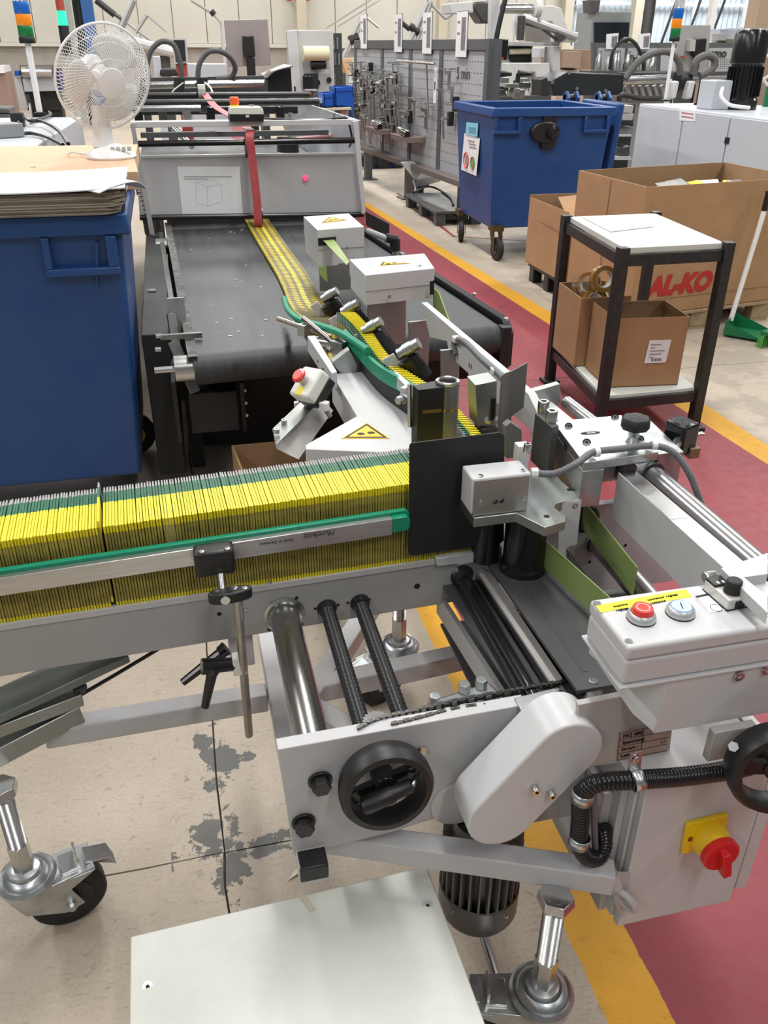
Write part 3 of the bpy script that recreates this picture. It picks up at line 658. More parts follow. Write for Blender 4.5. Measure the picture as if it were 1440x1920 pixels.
# block next to the box with screw, black roller below
kb=at(985,858,z=ft+.01); MB().obx(kb+V(.0,.02,-.015),(.012,0,0),(0,.012,0),(0,0,.035)).build('small_block',lgrey,fas,bev=.001); socket(at(988,848,z=ft+.035),(0,0,1),.0075,sb,.016)
rc=V(.655,1.34,0); 
MB().lathe((.622,1.365,.757),(0,0,1),[(.048,0),(.048,.012),(.042,.016),(.042,.135),(.048,.143)],32).build('deflection_roller',blackg,fas)
MB().cyl((.56,1.42,.757),(.56,1.42,.90),.03,28).build('deflection_roller',blackg,fas)
# green transport belts
def vbelt(tp_,bt_,name='transport_belt'):
    return MB().prism([tp_[0],tp_[1],bt_[1],bt_[0]],(tp_[1]-tp_[0]).cross(bt_[0]-tp_[0]).normalized()*.0022).build(name,gbelt,fas)
b0=at(990,1037,z=.768); b1=at(1110,1150,z=.768); t0=at(1012,997,y=b0.y); t1=at(1140,1122,y=b1.y)
dd=(b1-b0)*.25
vbelt((b0+V(0,0,.062),b1+dd+V(0,0,.062)),(b0,b1+dd)); t0.z=b0.z+.062
MB().ribbon([V(b0.x,b0.y,(b0.z+t0.z)/2),V(b0.x-.018,b0.y+.02,(b0.z+t0.z)/2),V(b0.x-.022,b0.y+.06,(b0.z+t0.z)/2)],V(0,0,t0.z-b0.z),.002).build('transport_belt',gbelt,fas)
b0=at(1089,988,z=.79); b1=at(1185,1116,z=.79); t0=at(1114,974,y=b0.y); t1=at(1240,1110,y=b1.y)
vbelt((V(b0.x,b0.y,b0.z+.062),V(b1.x,b1.y,b1.z+.062)),(b0,b1))
# rear cross plate with bellows and shaft on the right
cpz=MB().box(.655,1.05,1.46,1.48,.60,.83).build('rear_cross_plate',grey,fas,bev=.001)
bellows(.752,.742,1.455,1.05,.72,.016); bellows(.69,.692,1.455,1.05,.735,.014)
MB().cyl((.842,1.46,.735),(.835,1.02,.735),.026,32).build('guide_shaft',chrome,fas)
MB().torus((.842,1.458,.735),(0,1,0),.030,.003,28,8).build('shaft_flange',steel,cpz)
MB().lathe((.80,1.459,.80),(0,-1,0),[(.034,0),(.032,.006),(.02,.012)],24).build('black_flange',blackm,cpz)
for px,py in ((1105,1053),(1172,1022)): MB().cyl(at(px,py,y=1.459),at(px,py,y=1.462),.004,10).build('plate_hole',dark,cpz)
MB().prism([(.66,1.44,.60),(.95,1.44,.60),(.95,1.0,.60),(.66,1.0,.60)],(0,0,-.005)).build('lower_tray',slate,fas)
# beam and chrome rod to the slide block
MB().prism([(.795,1.345,.868),(.833,1.345,.868),(.845,.90,.868),(.800,.90,.868)],(0,0,.100)).build('slide_beam',lgrey,fas,bev=.001)
MB().box(.797,.832,1.15,1.345,.968,.9686).build('worn_beam_top',steel,fas)
MB().cyl((.872,1.36,.955),(.872,.93,.955),.0205,32).build('chrome_rod',chrome,fas)
MB().cyl((.875,1.50,.955),(.865,1.74,.955),.0165,24).build('chrome_rod',chrome,fas); MB().prism([at(*q_,y=1.74) for q_ in ((985,738),(1050,720),(1052,752),(1040,772),(1000,775))],(0,.02,0)).build('rod_holder',zincp,fas,bev=.001)
MB().torus((.872,1.345,.955),(0,1,0),.024,.003,24,6).build('rod_bush',dsteel,fas)
# slide block
bk=MB().prism([at(*q,z=1.0) for q in ((1037,790),(1095,868),(1235,848),(1165,778))],(0,0,-.018)).build('slide_block',zinc,fas,bev=.0012)
q=[at(*p_,z=1.0) for p_ in ((1037,790),(1095,868),(1235,848),(1165,778))]
MB().prism([q[0]-V(0,0,.018),q[1]-V(0,0,.018),q[1]+V(.045,0,-.018),q[0]+V(.045,0,-.018)],(0,0,-.080)).build('block_side',zinc,bk,bev=.001)
MB().prism([q[0]+V(.09,0,-.018),q[1]+V(.115,0,-.018),q[2]-V(.005,0,.018),q[3]-V(.0,0,.018)],(0,0,-.07)).build('block_core',zinc,bk,bev=.001)
MB().prism([q[2]+V(.003,.003,-.006),q[3]+V(.003,0,-.006),q[3]+V(.058,0,-.006),q[2]+V(.058,.003,-.006)],(0,0,-.10)).build('block_side',zinc,bk,bev=.001)
for px,py in ((1066,800),(1100,830),(1153,783),(1200,824)): MB().m(1).cyl(at(px,py,z=1.0002),at(px,py,z=.999),.0085,16).m(0).cyl(at(px,py,z=1.0004),at(px,py,z=.997),.006,14).m(1).cyl(at(px,py,z=1.0006),at(px,py,z=.997),.003,6).build('sunk_screw',[steel,dark],bk)
sl=at(1107,812,z=1.0); MB().m(0).prism([sl+V(.018*math.cos(t*.3927)+(.004 if math.cos(t*.3927)>0 else -.004),.0075*math.sin(t*.3927),-.003) for t in range(16)],(0,0,.0034)).m(1).cyl(sl+V(-.010,-.003,-.004),sl+V(.010,-.003,-.004),.006,14).build('sight_slot',[dark,steel],bk)
MB().lathe(at(1061,838,x=q[0].x*.5+q[1].x*.5),(-1,0,0),[(.008,-.001),(.008,.0006)],16).build('block_hole',dark,bk)
ks=at(1186,829,z=1.0)
MB().cyl(ks,ks+V(0,0,.014),.015,18,.008).cyl(ks+V(0,0,.014),ks+V(0,0,.03),.011,18).build('knob_stem',zinc,bk)
kb=MB(); prof=[]
for zz,rr in ((.028,.010),(.030,.026),(.038,.031),(.048,.0305),(.054,.026),(.057,.014)):
    prof.append([ks+V(math.cos(t*math.pi/21)*rr*(1-.10*(.5-.5*math.cos(6*t*math.pi/21))),math.sin(t*math.pi/21)*rr*(1-.10*(.5-.5*math.cos(6*t*math.pi/21))),zz) for t in range(42)])
P=[p for rw in prof for p in rw]; fs=[(k*42+i,k*42+(i+1)%42,(k+1)*42+(i+1)%42,(k+1)*42+i) for k in range(5) for i in range(42)]+[tuple(range(42))[::-1],tuple(210+i for i in range(42))]
kb.add(P,fs).build('star_knob',blackm,bk)
# position counter on the right of the block
pc=at(1276,817,z=.985)
MB().cyl(q[2]+V(.05,.03,-.02),pc,.010,14).build('counter_rod',steel,bk)
MB().obx(pc,(.024,.008,0),(-.008,.026,0),(0,0,.034)).build('position_counter',blackg,bk,bev=.007,seg=3)
MB().obx(pc+V(.022,-.02,-.03),(.012,0,0),(0,.010,0),(0,0,.012)).build('counter_foot',mat('tarnished_brass',(.30,.24,.15),.45,.8),bk,bev=.002); MB().obx(pc+V(.04,.0,.0),(.014,.0,0),(0,.006,0),(0,0,.002)).build('counter_lever',steel,bk)
# conduit over the block
MB().corr([at(1000,887,z=.99),at(1040,888,z=.99),at(1080,870,z=1.01),at(1112,848,z=1.015),at(1160,842,z=1.012),at(1225,836,z=1.012),at(1265,850,z=1.0),at(1295,893,z=.96),at(1315,945,z=.90),at(1340,1000,z=.80)],.0072,.0042,.16,10).build('sensor_conduit',pvc,fas)
MB().cyl(at(996,887,z=.99),at(1008,887,z=.99),.011,8).build('conduit_gland',cream,sb)
for px,py in ((1119,848),(1226,835)): p=at(px,py,z=1.014); MB().cyl(p-V(.005,0,0),p+V(.005,0,0),.009,14).obx(p+V(0,.012,-.006),(.005,0,0),(0,.010,0),(0,0,.002)).build('cable_clip',white,bk)
# black clamp with two socket screws left of the block
bc=at(1025,790,z=1.02)
MB().prism([at(*p_,z=1.02) for p_ in ((1003,775),(1035,802),(1048,798),(1018,770))],(0,0,-.11)).build('black_clamp',slate,fas,bev=.001)
for px,py in ((1018,772),(1033,790)): socket(at(px,py,z=1.02),(0,0,1),.0125,fas,.022)
# black pillar and steel cylinder at the corner
pt=1.1
pc_=[at(*p_,z=pt) for p_ in ((774,722),(784,731),(833,726),(836,716),(825,712))]
bp_=MB().prism(pc_,(0,0,-.33)).build('black_pillar',black,fas,bev=.001)
cy=at(836,716,z=pt); cy=V(cy.x+.002,cy.y-.006,0)
MB().lathe(cy+V(0,0,.77),(0,0,1),[(.024,.0),(.024,.322),(.0245,.333),(.0180,.333),(.0175,.28)],32).build('pillar_cylinder',mat('grey_steel_tube',(.22,.22,.21),.4,.6,.1,20),bp_)
MB().torus(cy+V(0,0,pt+.003),(0,0,1),.0215,.004,32,8).build('cylinder_ring',steel,bp_)
MB().obx(at(808,771,y=pc_[2].y-.001),(.022,0,0),(0,.0015,0),(0,0,.0035)).cyl(cy+V(.0,0,1.045),cy+V(0,0,1.052),.0246,28).build('clamp_band',brass,bp_)
MB().cyl(at(768,720,y=1.56),at(768,800,y=1.56),.0045,10).build('pivot_pin',steel,bp_)
bolt(at(757,747,y=1.6),(-.8,-.6,0),.009,bp_,zinc,6,.02); MB().obx(at(762,735,y=1.62),(.012,.012,0),(.004,-.004,0),(0,0,.014)).build('pin_block',lgrey,bp_,bev=.001)
# curved sheet guide and dark bracket
zz=1.12
MB().ribbon([at(985,722,z=1.07),at(955,742,z=1.05),at(938,758,z=1.04),at(940,772,z=1.02),at(958,780,z=1.0)],[V(0,0,.10),V(0,0,.11),V(0,0,.13),V(0,0,.13),V(0,0,.12)],.003,8).build('curved_sheet_guide',mat('grey_brown_sheet',(.15,.145,.135),.5,.3),fas)
MB().prism([at(*p_,y=1.45) for p_ in ((948,800),(958,792),(978,806),(980,845),(975,858),(950,860))],(0,.02,0)).build('guide_bracket',mat('grey_brown_sheet',(.15,.145,.135),.5,.3),fas,bev=.001)
# white rear guide bar with pillars
xb=.735
gr=MB().prism([at(*p_,x=xb) for p_ in ((790,567),(990,738),(1020,800),(1000,812),(965,780),(930,755),(905,840),(880,845),(878,700),(842,668),(838,640),(806,632))],(.020,0,0)).build('rear_guide_bar',lgrey,fas,bev=.001)
MB().prism([at(*p_,x=.79) for p_ in ((985,735),(1130,860),(1120,905),(1000,845))],(.035,0,0)).build('rear_guide_bar',lgrey,fas,bev=.001)
MB().corr([at(855,665,x=.73),at(852,640,x=.73),at(870,640,x=.725),at(905,675,x=.725),at(935,700,x=.725),at(950,722,x=.72),at(948,745,x=.71)],.0085,.006,.12,10).build('cable_conduit',pvc,fas)
for px,py in ((855,636),(928,696)): p=at(px,py,x=.725); MB().obx(p,(.009,0,0),(0,.012,0),(0,0,.008)).build('cable_clip',white,gr,bev=.002)
socket(at(882,685,x=.733),(-1,0,0),.007,gr,.003)
def pillar(p,wd,dp,name='zinc_pillar'):
    a=[at(*k,y=p[4]) for k in p[:4]]
    return MB().prism(a,(0,dp,0)).build(name,zincp,fas,bev=.001)
pillar(((766,604),(806,600),(803,690),(770,690),2.55),0,.01); pillar(((826,657),(862,654),(860,745),(828,745),2.2),0,.01)
pillar(((891,722),(932,714),(930,800),(895,800),1.72),0,.06)
MB().cyl(at(924,745,y=1.68),at(922,788,y=1.68),.0085,14).build('black_pin',blackg,fas); MB().cyl(at(922,785,y=1.68),at(922,790,y=1.68),.017,18).build('pin_washer',zinc,fas)
MB().prism([at(*p_,z=.92) for p_ in ((890,790),(905,806),(940,800),(925,785))],(0,0,-.10)).build('pin_base',dsteel,fas,bev=.001)
# belt covers with warning signs
def cover(a,zt,hb,tri,notch):
    P=[at(*p_,z=zt) for p_ in a]; fl_,bl_,br_,fr_=P[0],P[1],P[2],P[3]
    o=MB().prism([P[0],P[1],P[2],P[3]],(0,0,-hb*.55)).build('belt_cover',lgrey,fas,bev=.002)
    i=.003
    MB().prism([P[0]+V(i,i,-hb*.55),P[1]+V(i,-i,-hb*.55),P[2]+V(-i,-i,-hb*.55),P[3]+V(-i,i,-hb*.55)],(0,0,-hb*.45)).build('cover_skirt',lgrey,o,bev=.001)
    T=[at(*p_,z=zt+.0005) for p_ in tri]; warnsign(T[0],T[1],T[2],(0,0,1),o)
    fy=P[0].y
    for p_ in notch[:1]: MB().prism([at(*k,y=fy-.0006) for k in p_],(0,.002,0)).build('belt_slot',dark,o)
    for px,py in notch[1:]: socket(at(px,py,y=fy),(0,-1,0),.006,o,.003)
    return o
cover(((685,516),(655,486),(796,475),(815,503)),1.05,.099,((718,491),(712,498),(769,494)),(((806,528),(814,526),(814,552),(806,553)),(730,556)))
co=cover(((595,431),(569,406),(654,400),(683,425)),1.05,.147,((618,407),(603,418),(650,413)),(((596,447),(630,444),(630,458),(597,461)),(651,465)))
for px,py in ((755,476),(786,499)): socket(at(px,py,z=1.05),(0,0,1),.008,co,.004)
MB().prism([at(605,450,y=3.49),at(626,448,y=3.49),at(655,490,y=3.2),at(650,497,y=3.2)],(0,.003,0)).build('drive_belt',gbelt,fas)
MB().prism([at(812,540,x=.83),at(822,548,x=.83),at(845,610,x=.83),at(812,575,x=.83)],(.003,0,0)).build('drive_belt',gbelt,fas)
MB().prism([at(598,500,y=3.4),at(612,500,y=3.4),at(614,530,y=3.4),at(600,515,y=3.4)],(0,.003,0)).build('drive_belt',gbelt,fas)
MB().box(.60,.73,2.74,2.76,.80,.955).build('cover_post',zincp,fas); MB().box(.56,.70,3.5,3.52,.80,.91).build('cover_post',zincp,fas)
# tilted press rollers
def press(px,py,y,L,r,br):
    p=at(px,py,y=y); d=V(-.55,.15,.80).normalized(); u=V(.75,-.35,.55).normalized()
    o=MB().cyl(p-d*L/2,p+d*L/2,r,24).build('press_roller',blackg,fas)
    MB().cyl(p+d*L*.5,p+d*(L*.5+.001),r*.7,20).build('roller_bore',dark,o)
    s_=p+d*(L/2+.02)+u*.02; MB().cyl(s_-u*.035,s_+u*.030,.016,16).cyl(s_-u*.015,s_+u*.010,.019,16).build('spring_sleeve',zinc,o)
    c=p+d*L*.15-u*(r+.012); MB().obx(c,u.cross(d)*.004,d*.055,u*.018).build('roller_arm',lgrey,o,bev=.001)
    socket(c-u.cross(d)*.004+d*.03,u.cross(d)*-1,.007,o,.006)
press(631,584,3.05,.085,.042,0); press(670,610,2.75,.085,.043,0); press(712,648,2.45,.085,.043,0); press(778,690,2.12,.07,.032,0)
# green guide, rods and clamps
def gpath(L,z0,z1): return [at(px,py,z=z0+(z1-z0)*k/(len(L)-1)) for k,(px,py) in enumerate(L)]
MB().tube(gpath([(533,560),(541,582),(563,600),(600,611),(645,628),(690,658)],.84,.945),.0115,10,8).build('green_guide_strip',green,fas)
MB().prism([at(620,622,z=.90),at(626,618,z=.90),at(655,634,z=.90),at(650,640,z=.90)],(0,0,.006)).build('strip_holder',alu,fas)
MB().prism([at(716,680,z=.93),at(722,678,z=.93),at(768,718,z=.95),at(766,728,z=.95)],(0,0,-.03)).build('strip_holder',alu,fas)
rodm=mat('brushed_rod',(.42,.39,.35),.35,1)
MB().cyl(at(520,597,z=.90),at(620,632,z=.86),.008,14).build('adjusting_rod',rodm,fas); MB().cyl(at(569,597,z=.92),at(632,648,z=.88),.009,14).build('adjusting_rod',rodm,fas)
kc=at(570,618,z=.89); MB().obx(kc,(.012,.01,0),(-.01,.012,0),(0,0,.018)).build('rod_block',zincp,fas,bev=.001)
kc=at(638,650,z=.88); MB().obx(kc,(.016,.014,0),(-.016,.018,0),(0,0,.02)).build('rod_block',zincp,fas,bev=.001); socket(at(620,655,z=.87),(-.7,-.7,0),.009,fas,.015)
MB().prism([at(*p_,y=2.35) for p_ in ((622,680),(655,655),(672,685),(668,698),(640,702))],(0,.03,0)).build('deflector_sheet',zincp,fas,bev=.002)
MB().prism([at(*p_,z=.9) for p_ in ((576,630),(591,629),(632,697),(622,700))],(0,0,-.05)).build('support_bar',lgrey,fas,bev=.001)
for px,py in ((579,645),(598,677),(606,694)): MB().cyl(at(px,py,z=.87),at(px,py,z=.872),.006,10).build('bar_hole',dsteel,fas)
MB().cyl(at(590,640,z=.86),at(625,645,z=.86),.018,16).build('cross_shaft',chrome,fas)
# hood with warning sign
hz=.85
hd_=MB().prism([at(*p_,z=hz) for p_ in ((622,701),(718,694),(772,736),(772,850),(573,842),(573,834),(669,780))],(0,0,-.09)).build('sheet_hood',lgrey,fas,bev=.002)
T=[at(*p_,z=hz+.0005) for p_ in ((688,794),(642,822),(729,822))]; warnsign(*T,(0,0,1),hd_)
# slanted bracket with emergency stop
bs_=MB().prism([at(512,808,z=.80),at(519,842,z=.77),at(560,862,z=.74),at(625,770,z=.80),at(600,742,z=.83)],(.0,.02,-.004)).build('emergency_bracket',greyt,fas,bev=.001)
MB().prism([at(511,806,z=.805),at(518,836,z=.80),at(588,766,z=.83),at(572,748,z=.835)],(0,0,.004)).build('bracket_plate',zincp,fas,bev=.001)
for px,py in ((533,795),(519,812),(556,762)): socket(at(px,py,z=.815),(0,0,1),.008,fas,.012)
ep=at(580,722,z=.90); ex=V(-.62,-.30,.72).normalized(); ey=V(.55,.45,.70); ey=(ey-ex*ey.dot(ex)).normalized(); ez=ex.cross(ey)
eb2=MB().obx(ep,ex*.020,ey*.045,ez*.038).build('emergency_stop_box',cream,fas,bev=.008,seg=3)
MB().obx(ep-ex*.034,ex*.015,ey*.043,ez*.036).build('stop_box_base',black,eb2,bev=.004)
q_=ep+ex*.02; MB().cyl(q_,q_+ex*.022,.014,20).build('stop_collar',mat('silver_grey',(.5,.5,.5),.4,.3),eb2); MB().lathe(q_+ex*.02,ex,[(.014,0),(.020,.004),(.020,.010),(.015,.014)],24).build('stop_mushroom',redb,eb2)
MB().obx(q_-ey*.030,ex*.0006,ey*.012,ez*.012).build('yellow_tag',label,eb2)
g0=ep-ex*.02-ey*.01+V(.035,-.03,0); g0=at(586,732,z=.86); g1=at(600,755,z=.84)
MB().cyl(g0-V(.012,-.012,0),g0+V(.012,-.012,0),.017,8).build('cable_gland',mat('mid_grey_plastic',(.25,.26,.27),.5),eb2); MB().corr([g0,at(597,748,z=.85),at(608,765,z=.84),at(620,782,z=.82)],.007,.005,.12,8).build('stop_cable',pvc,eb2)
MB().obx(at(607,761,z=.85),(.011,-.008,0),(.006,.010,0),(0,0,.012)).build('cable_clip',white,eb2,bev=.002)
# ------------------------------------------------------------ the yellow cards
def card_mesh(name,flat=False,U=(0,.008,.60,.87,1.0)):
    U=list(U); Wd,Ht,T=.160,.172,.0021
    b=MB()
    for i in range(4):
        u0,u1=U[i]*Wd,U[i+1]*Wd
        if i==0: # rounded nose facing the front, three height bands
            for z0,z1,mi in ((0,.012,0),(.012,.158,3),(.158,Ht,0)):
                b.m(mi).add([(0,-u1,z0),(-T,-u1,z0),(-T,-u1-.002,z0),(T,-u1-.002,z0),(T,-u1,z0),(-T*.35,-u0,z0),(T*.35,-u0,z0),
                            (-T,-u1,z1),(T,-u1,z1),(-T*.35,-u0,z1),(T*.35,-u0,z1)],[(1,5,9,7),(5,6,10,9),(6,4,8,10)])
            b.m(0).add([(-T,-u1,Ht),(T,-u1,Ht),(T*.35,-u0,Ht),(-T*.35,-u0,Ht)],[(0,1,2,3)])
            b.m(0).add([(-T,-u1,0),(T,-u1,0),(T*.35,-u0,0),(-T*.35,-u0,0)],[(3,2,1,0)])
        else:
            top=(0,0,1,2)[i]; k=1 if i<3 else .6
            zt=Ht if i<3 else Ht-.0
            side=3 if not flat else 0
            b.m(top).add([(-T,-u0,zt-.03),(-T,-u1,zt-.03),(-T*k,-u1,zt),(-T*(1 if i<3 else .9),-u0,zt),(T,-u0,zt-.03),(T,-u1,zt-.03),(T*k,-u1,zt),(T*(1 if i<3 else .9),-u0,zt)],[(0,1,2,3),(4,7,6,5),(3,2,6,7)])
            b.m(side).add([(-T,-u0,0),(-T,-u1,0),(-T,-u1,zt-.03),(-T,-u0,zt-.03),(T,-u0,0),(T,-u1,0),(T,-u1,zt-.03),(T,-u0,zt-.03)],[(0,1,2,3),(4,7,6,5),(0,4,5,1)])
            if i==3: b.m(2).add([(-T,-u1,0),(T,-u1,0),(T,-u1,zt-.03),(-T,-u1,zt-.03)],[(0,1,2,3)])
    for p in b.v: p.y=-p.y
    me=D.meshes.new(name); me.from_pydata(b.v,[],b.f)
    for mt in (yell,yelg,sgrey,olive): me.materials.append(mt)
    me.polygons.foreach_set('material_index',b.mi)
    bm=bmesh.new(); bm.from_mesh(me); bmesh.ops.remove_doubles(bm,verts=bm.verts,dist=1e-6); bmesh.ops.recalc_face_normals(bm,faces=bm.faces); bm.to_mesh(me); bm.free()
    return me
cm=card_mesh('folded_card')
random.seed(5)
base=None; x=-.43; k=0; first=True
while x<.572:
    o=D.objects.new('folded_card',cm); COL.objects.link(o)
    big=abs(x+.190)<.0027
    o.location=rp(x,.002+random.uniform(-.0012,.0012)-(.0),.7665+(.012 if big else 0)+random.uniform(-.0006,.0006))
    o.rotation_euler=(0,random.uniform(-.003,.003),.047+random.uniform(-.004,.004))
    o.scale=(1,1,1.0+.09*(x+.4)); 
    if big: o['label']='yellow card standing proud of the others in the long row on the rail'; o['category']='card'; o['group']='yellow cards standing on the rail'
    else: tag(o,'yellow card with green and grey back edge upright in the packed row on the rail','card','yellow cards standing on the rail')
    x+=.00545+(.003 if big else 0)
# the stream of cards leaving the machine: first upright, then lying shingled on the belt
def card2():
    b=MB(); Wd,L,T=.140,.172,.0014; E_=[0,.10,.22,.36,.46,.60,.72,.86,1.0]
    for i in range(8):
        a,c=(E_[i]-.5)*Wd,(E_[i+1]-.5)*Wd; mi=0 if i in (0,4) else (1 if i%2 else 2)
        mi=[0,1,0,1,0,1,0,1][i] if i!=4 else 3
        E2=L-.0065; b.m(mi).add([(a,0,0),(c,0,0),(c,0,E2),(a,0,E2),(a,T,0),(c,T,0),(c,T,E2),(a,T,E2)],[(0,1,2,3),(4,7,6,5),(0,4,5,1)]); b.m(2).add([(a,0,E2),(c,0,E2),(c,0,L),(a,0,L),(a,T,E2),(c,T,E2),(c,T,L),(a,T,L)],[(0,1,2,3),(4,7,6,5),(3,2,6,7)])
    b.m(2).add([(-Wd/2,0,0),(-Wd/2,T,0),(-Wd/2,T,L),(-Wd/2,0,L)],[(0,1,2,3)]); b.m(2).add([(Wd/2,0,0),(Wd/2,T,0),(Wd/2,T,L),(Wd/2,0,L)],[(3,2,1,0)])
    me=D.meshes.new('shingled_card'); me.from_pydata(b.v,[],b.f)
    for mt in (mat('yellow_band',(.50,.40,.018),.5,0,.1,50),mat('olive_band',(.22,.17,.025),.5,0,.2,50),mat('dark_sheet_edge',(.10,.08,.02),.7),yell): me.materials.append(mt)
    me.polygons.foreach_set('material_index',b.mi); return me
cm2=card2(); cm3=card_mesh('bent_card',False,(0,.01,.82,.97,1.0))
EDGE=[(905,812,.945,.050),(900,800,.945,.050),(850,752,.945,.040),(800,715,.945,.036),(735,672,.94,.038),(680,628,.90,.045),(640,598,.85,.075)]
ctr=[]
for px,py,zt_,w_ in EDGE:
    p=at(px,py,z=zt_); ctr.append(V(p.x-w_/2,p.y,.767))
path=spl(ctr+[V(.492,3.35,.757),V(.50,3.7,.756),V(.503,4.0,.756),V(.494,4.7,.756),V(.488,5.26,.756)],40)
wall=[V(p.x-e[3]*.5-.004,p.y,0) for p,e in zip(ctr,EDGE)][2:6]
MB().ribbon([p+V(0,0,.855) for p in wall],V(0,0,.15),.004).build('inner_guide',blackm,fas)
MB().ribbon([p+V(-.006,0,.940-.012*k) for k,p in enumerate(wall)],V(0,0,.036),.012).build('green_guide_strip',green,fas)
acc=0;nxt=0;cnt=0;late=MB(); 
for a,b in zip(path,path[1:]):
    seg=(b-a).length; acc+=seg
    if acc<nxt: continue
    d=(b-a).normalized(); hd2=math.atan2(d.y,d.x)-math.pi/2
    s=acc
    t=min(1,max(0,(s-.55)/1.1)); t=t*t*(3-2*t)
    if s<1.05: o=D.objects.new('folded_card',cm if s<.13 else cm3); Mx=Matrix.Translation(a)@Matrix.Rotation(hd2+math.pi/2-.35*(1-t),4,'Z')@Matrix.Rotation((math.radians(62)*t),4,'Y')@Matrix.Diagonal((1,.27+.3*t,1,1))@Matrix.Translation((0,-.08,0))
    else:
        o=D.objects.new('shingled_card',cm2); Mx=Matrix.Translation(a)@Matrix.Rotation(hd2,4,'Z')@Matrix.Rotation(-math.radians(35+49*t),4,'X')@Matrix.Diagonal((.6+.4*t,1,1,1))
    if s<1.05: lab=('yellow card upright in the bend behind the black pillar','yellow cards in the bend')
    else: lab=('yellow card lying shingled in the stream on the wide black belt','yellow cards lying on the belt')
    if cnt<115:
        COL.objects.link(o); o.matrix_world=Mx; tag(o,lab[0],'card',lab[1])
    else:
        src=cm2; late.cur=0; off=len(late.v); late.v+=[Mx@v.co for v in src.vertices]
        for p in src.polygons: late.f.append(tuple(i+off for i in p.vertices)); late.mi.append(p.material_index)
        D.objects.remove(o)
    cnt+=1; nxt=acc+(.0125 if s<1.05 else .0125+.011*t)
if late.v: 
    o=late.build('shingled_card_stream',list(cm2.materials),None,kind='stuff'); tag(o,'far end of the shingled yellow card stream under the grey hopper','cards')
# ------------------------------------------------------------ helper: outline traced on a plane facing the camera, with real depth
def pp(pts,Y,dep,mt,name,par,bev=0,**k):
    return MB().prism([at(*q,y=Y) for q in pts],(0,dep,0)).build(name,mt,par,bev=bev,**k)
def bx(a,mt,name,par=None,bev=0,**k): return MB().box(*a).build(name,mt,par,bev=bev,**k)
def stand(px0,px1,pyt,Y,dep,mt,name,par,bev=.004,zb=0):   # box standing on the floor
    a=at(px0,pyt,y=Y);b=at(px1,pyt,y=Y)
    return bx((a.x,b.x,Y,Y+dep,zb,a.z),mt,name,par,bev)
# ------------------------------------------------------------ wide belt conveyor and the hopper behind it
cv=thing('belt_conveyor','wide black rubber belt conveyor carrying the yellow card stream','conveyor',(.5,3.9,0))
def belt_mesh():
    b=MB(); R_=.058; pr=[]
    for k in range(13):
        a=-math.pi/2+math.pi*k/12; pr.append((2.945-R_*math.cos(a)+R_*.0,.692+R_*math.sin(a)))
    pr=[(5.6,.634)]+pr+[(5.6,.75)]
    n=len(pr); P=[]
    for y,z in pr:
        f_=(y-2.9)/2.6; P.append(V(.012-.055*f_,y,z))
    for y,z in pr:
        f_=(y-2.9)/2.6; P.append(V(1.185-.20*f_,y+.10*(1-f_),z))
    return b.add(P,[(i,(i+1)%n,n+(i+1)%n,n+i) for i in range(n)]+[tuple(range(n))[::-1],tuple(range(n,2*n))])
bo=belt_mesh().build('conveyor_belt',belt,cv)
MB().add([V(-.005-.055*f,2.9+2.6*f,.752) for f in (0,1)]+[V(.03-.055*f,2.9+2.6*f,.752) for f in (1,0)],[(0,1,2,3)]).build('frayed_edge',mat('frayed_edge_grey',(.20,.20,.19),.8,0,.7,25,col2=(.05,.05,.05)),bo)
cr=MB(); random.seed(11)
for k in range(22):
    y=3.0+2.2*random.random()**1.2; f_=(y-2.9)/2.6; x=random.uniform(.03,.42); a=random.random()*3; s_=random.uniform(.002,.0055)
    cr.obx((x-.04*f_,y,.7515),(s_*math.cos(a)*1.6,s_*math.sin(a)*1.6,0),(-s_*math.sin(a)*.7,s_*math.cos(a)*.7,0),(0,0,.0008))
o=cr.build('paper_crumbs',white,None,kind='stuff'); tag(o,'tiny white paper crumbs scattered on the black belt','crumbs')
MB().prism([(1.20,2.99,.60),(1.20,2.99,.73),(1.20,3.05,.772),(1.00,5.5,.772),(1.00,5.5,.56),(1.20,3.2,.45)],(.03,0,0)).build('conveyor_side_plate',black,cv,bev=.003)
MB().prism([(1.17,2.985,.30),(1.21,2.985,.30),(1.22,2.985,.755),(1.18,2.985,.755)],(0,.05,0)).build('conveyor_end_plate',black,cv,bev=.004)
for y in (3.02,3.4): socket((1.205,y,.772),(0,0,1),.008,cv,.01)
MB().cyl((1.10,3.04,.692),(1.2,3.04,.692),.03,16).build('roller_axle',steel,cv)
MB().cyl((-.055,2.965,.69),(.012,2.965,.69),.047,24).build('roller_end',steel,cv); MB().cyl((-.125,2.965,.69),(-.05,2.965,.69),.012,12).build('roller_axle',steel,cv)
MB().cyl((-.115,5.06,.70),(-.05,5.06,.70),.045,20).build('roller_end',steel,cv)
fb=mat('flat_bar_steel',(.22,.22,.215),.4,.7,.3,14)
for p,q,wd,ht in ((at(302,440,z=.72),at(325,586,z=.70),.025,.03),(at(321,588,y=3.35),at(338,706,y=3.25),.02,.035),(at(324,640,y=3.1),at(366,736,y=3.05),.02,.04)):
    beam(p,q,wd,ht,'side_bar',fb,cv,up=(1,.2,0) if abs((q-p).z)>.1 else (0,0,1))
MB().obx(at(340,630,y=3.1),(.075,0,0),(0,.008,0),(0,0,.009)).build('side_bar',fb,cv)
pp(((313,560),(345,558),(352,622),(320,626)),3.35,.012,mat('dull_zinc',(.45,.45,.45),.5,.3,.3,12),'side_cover_plate',cv)
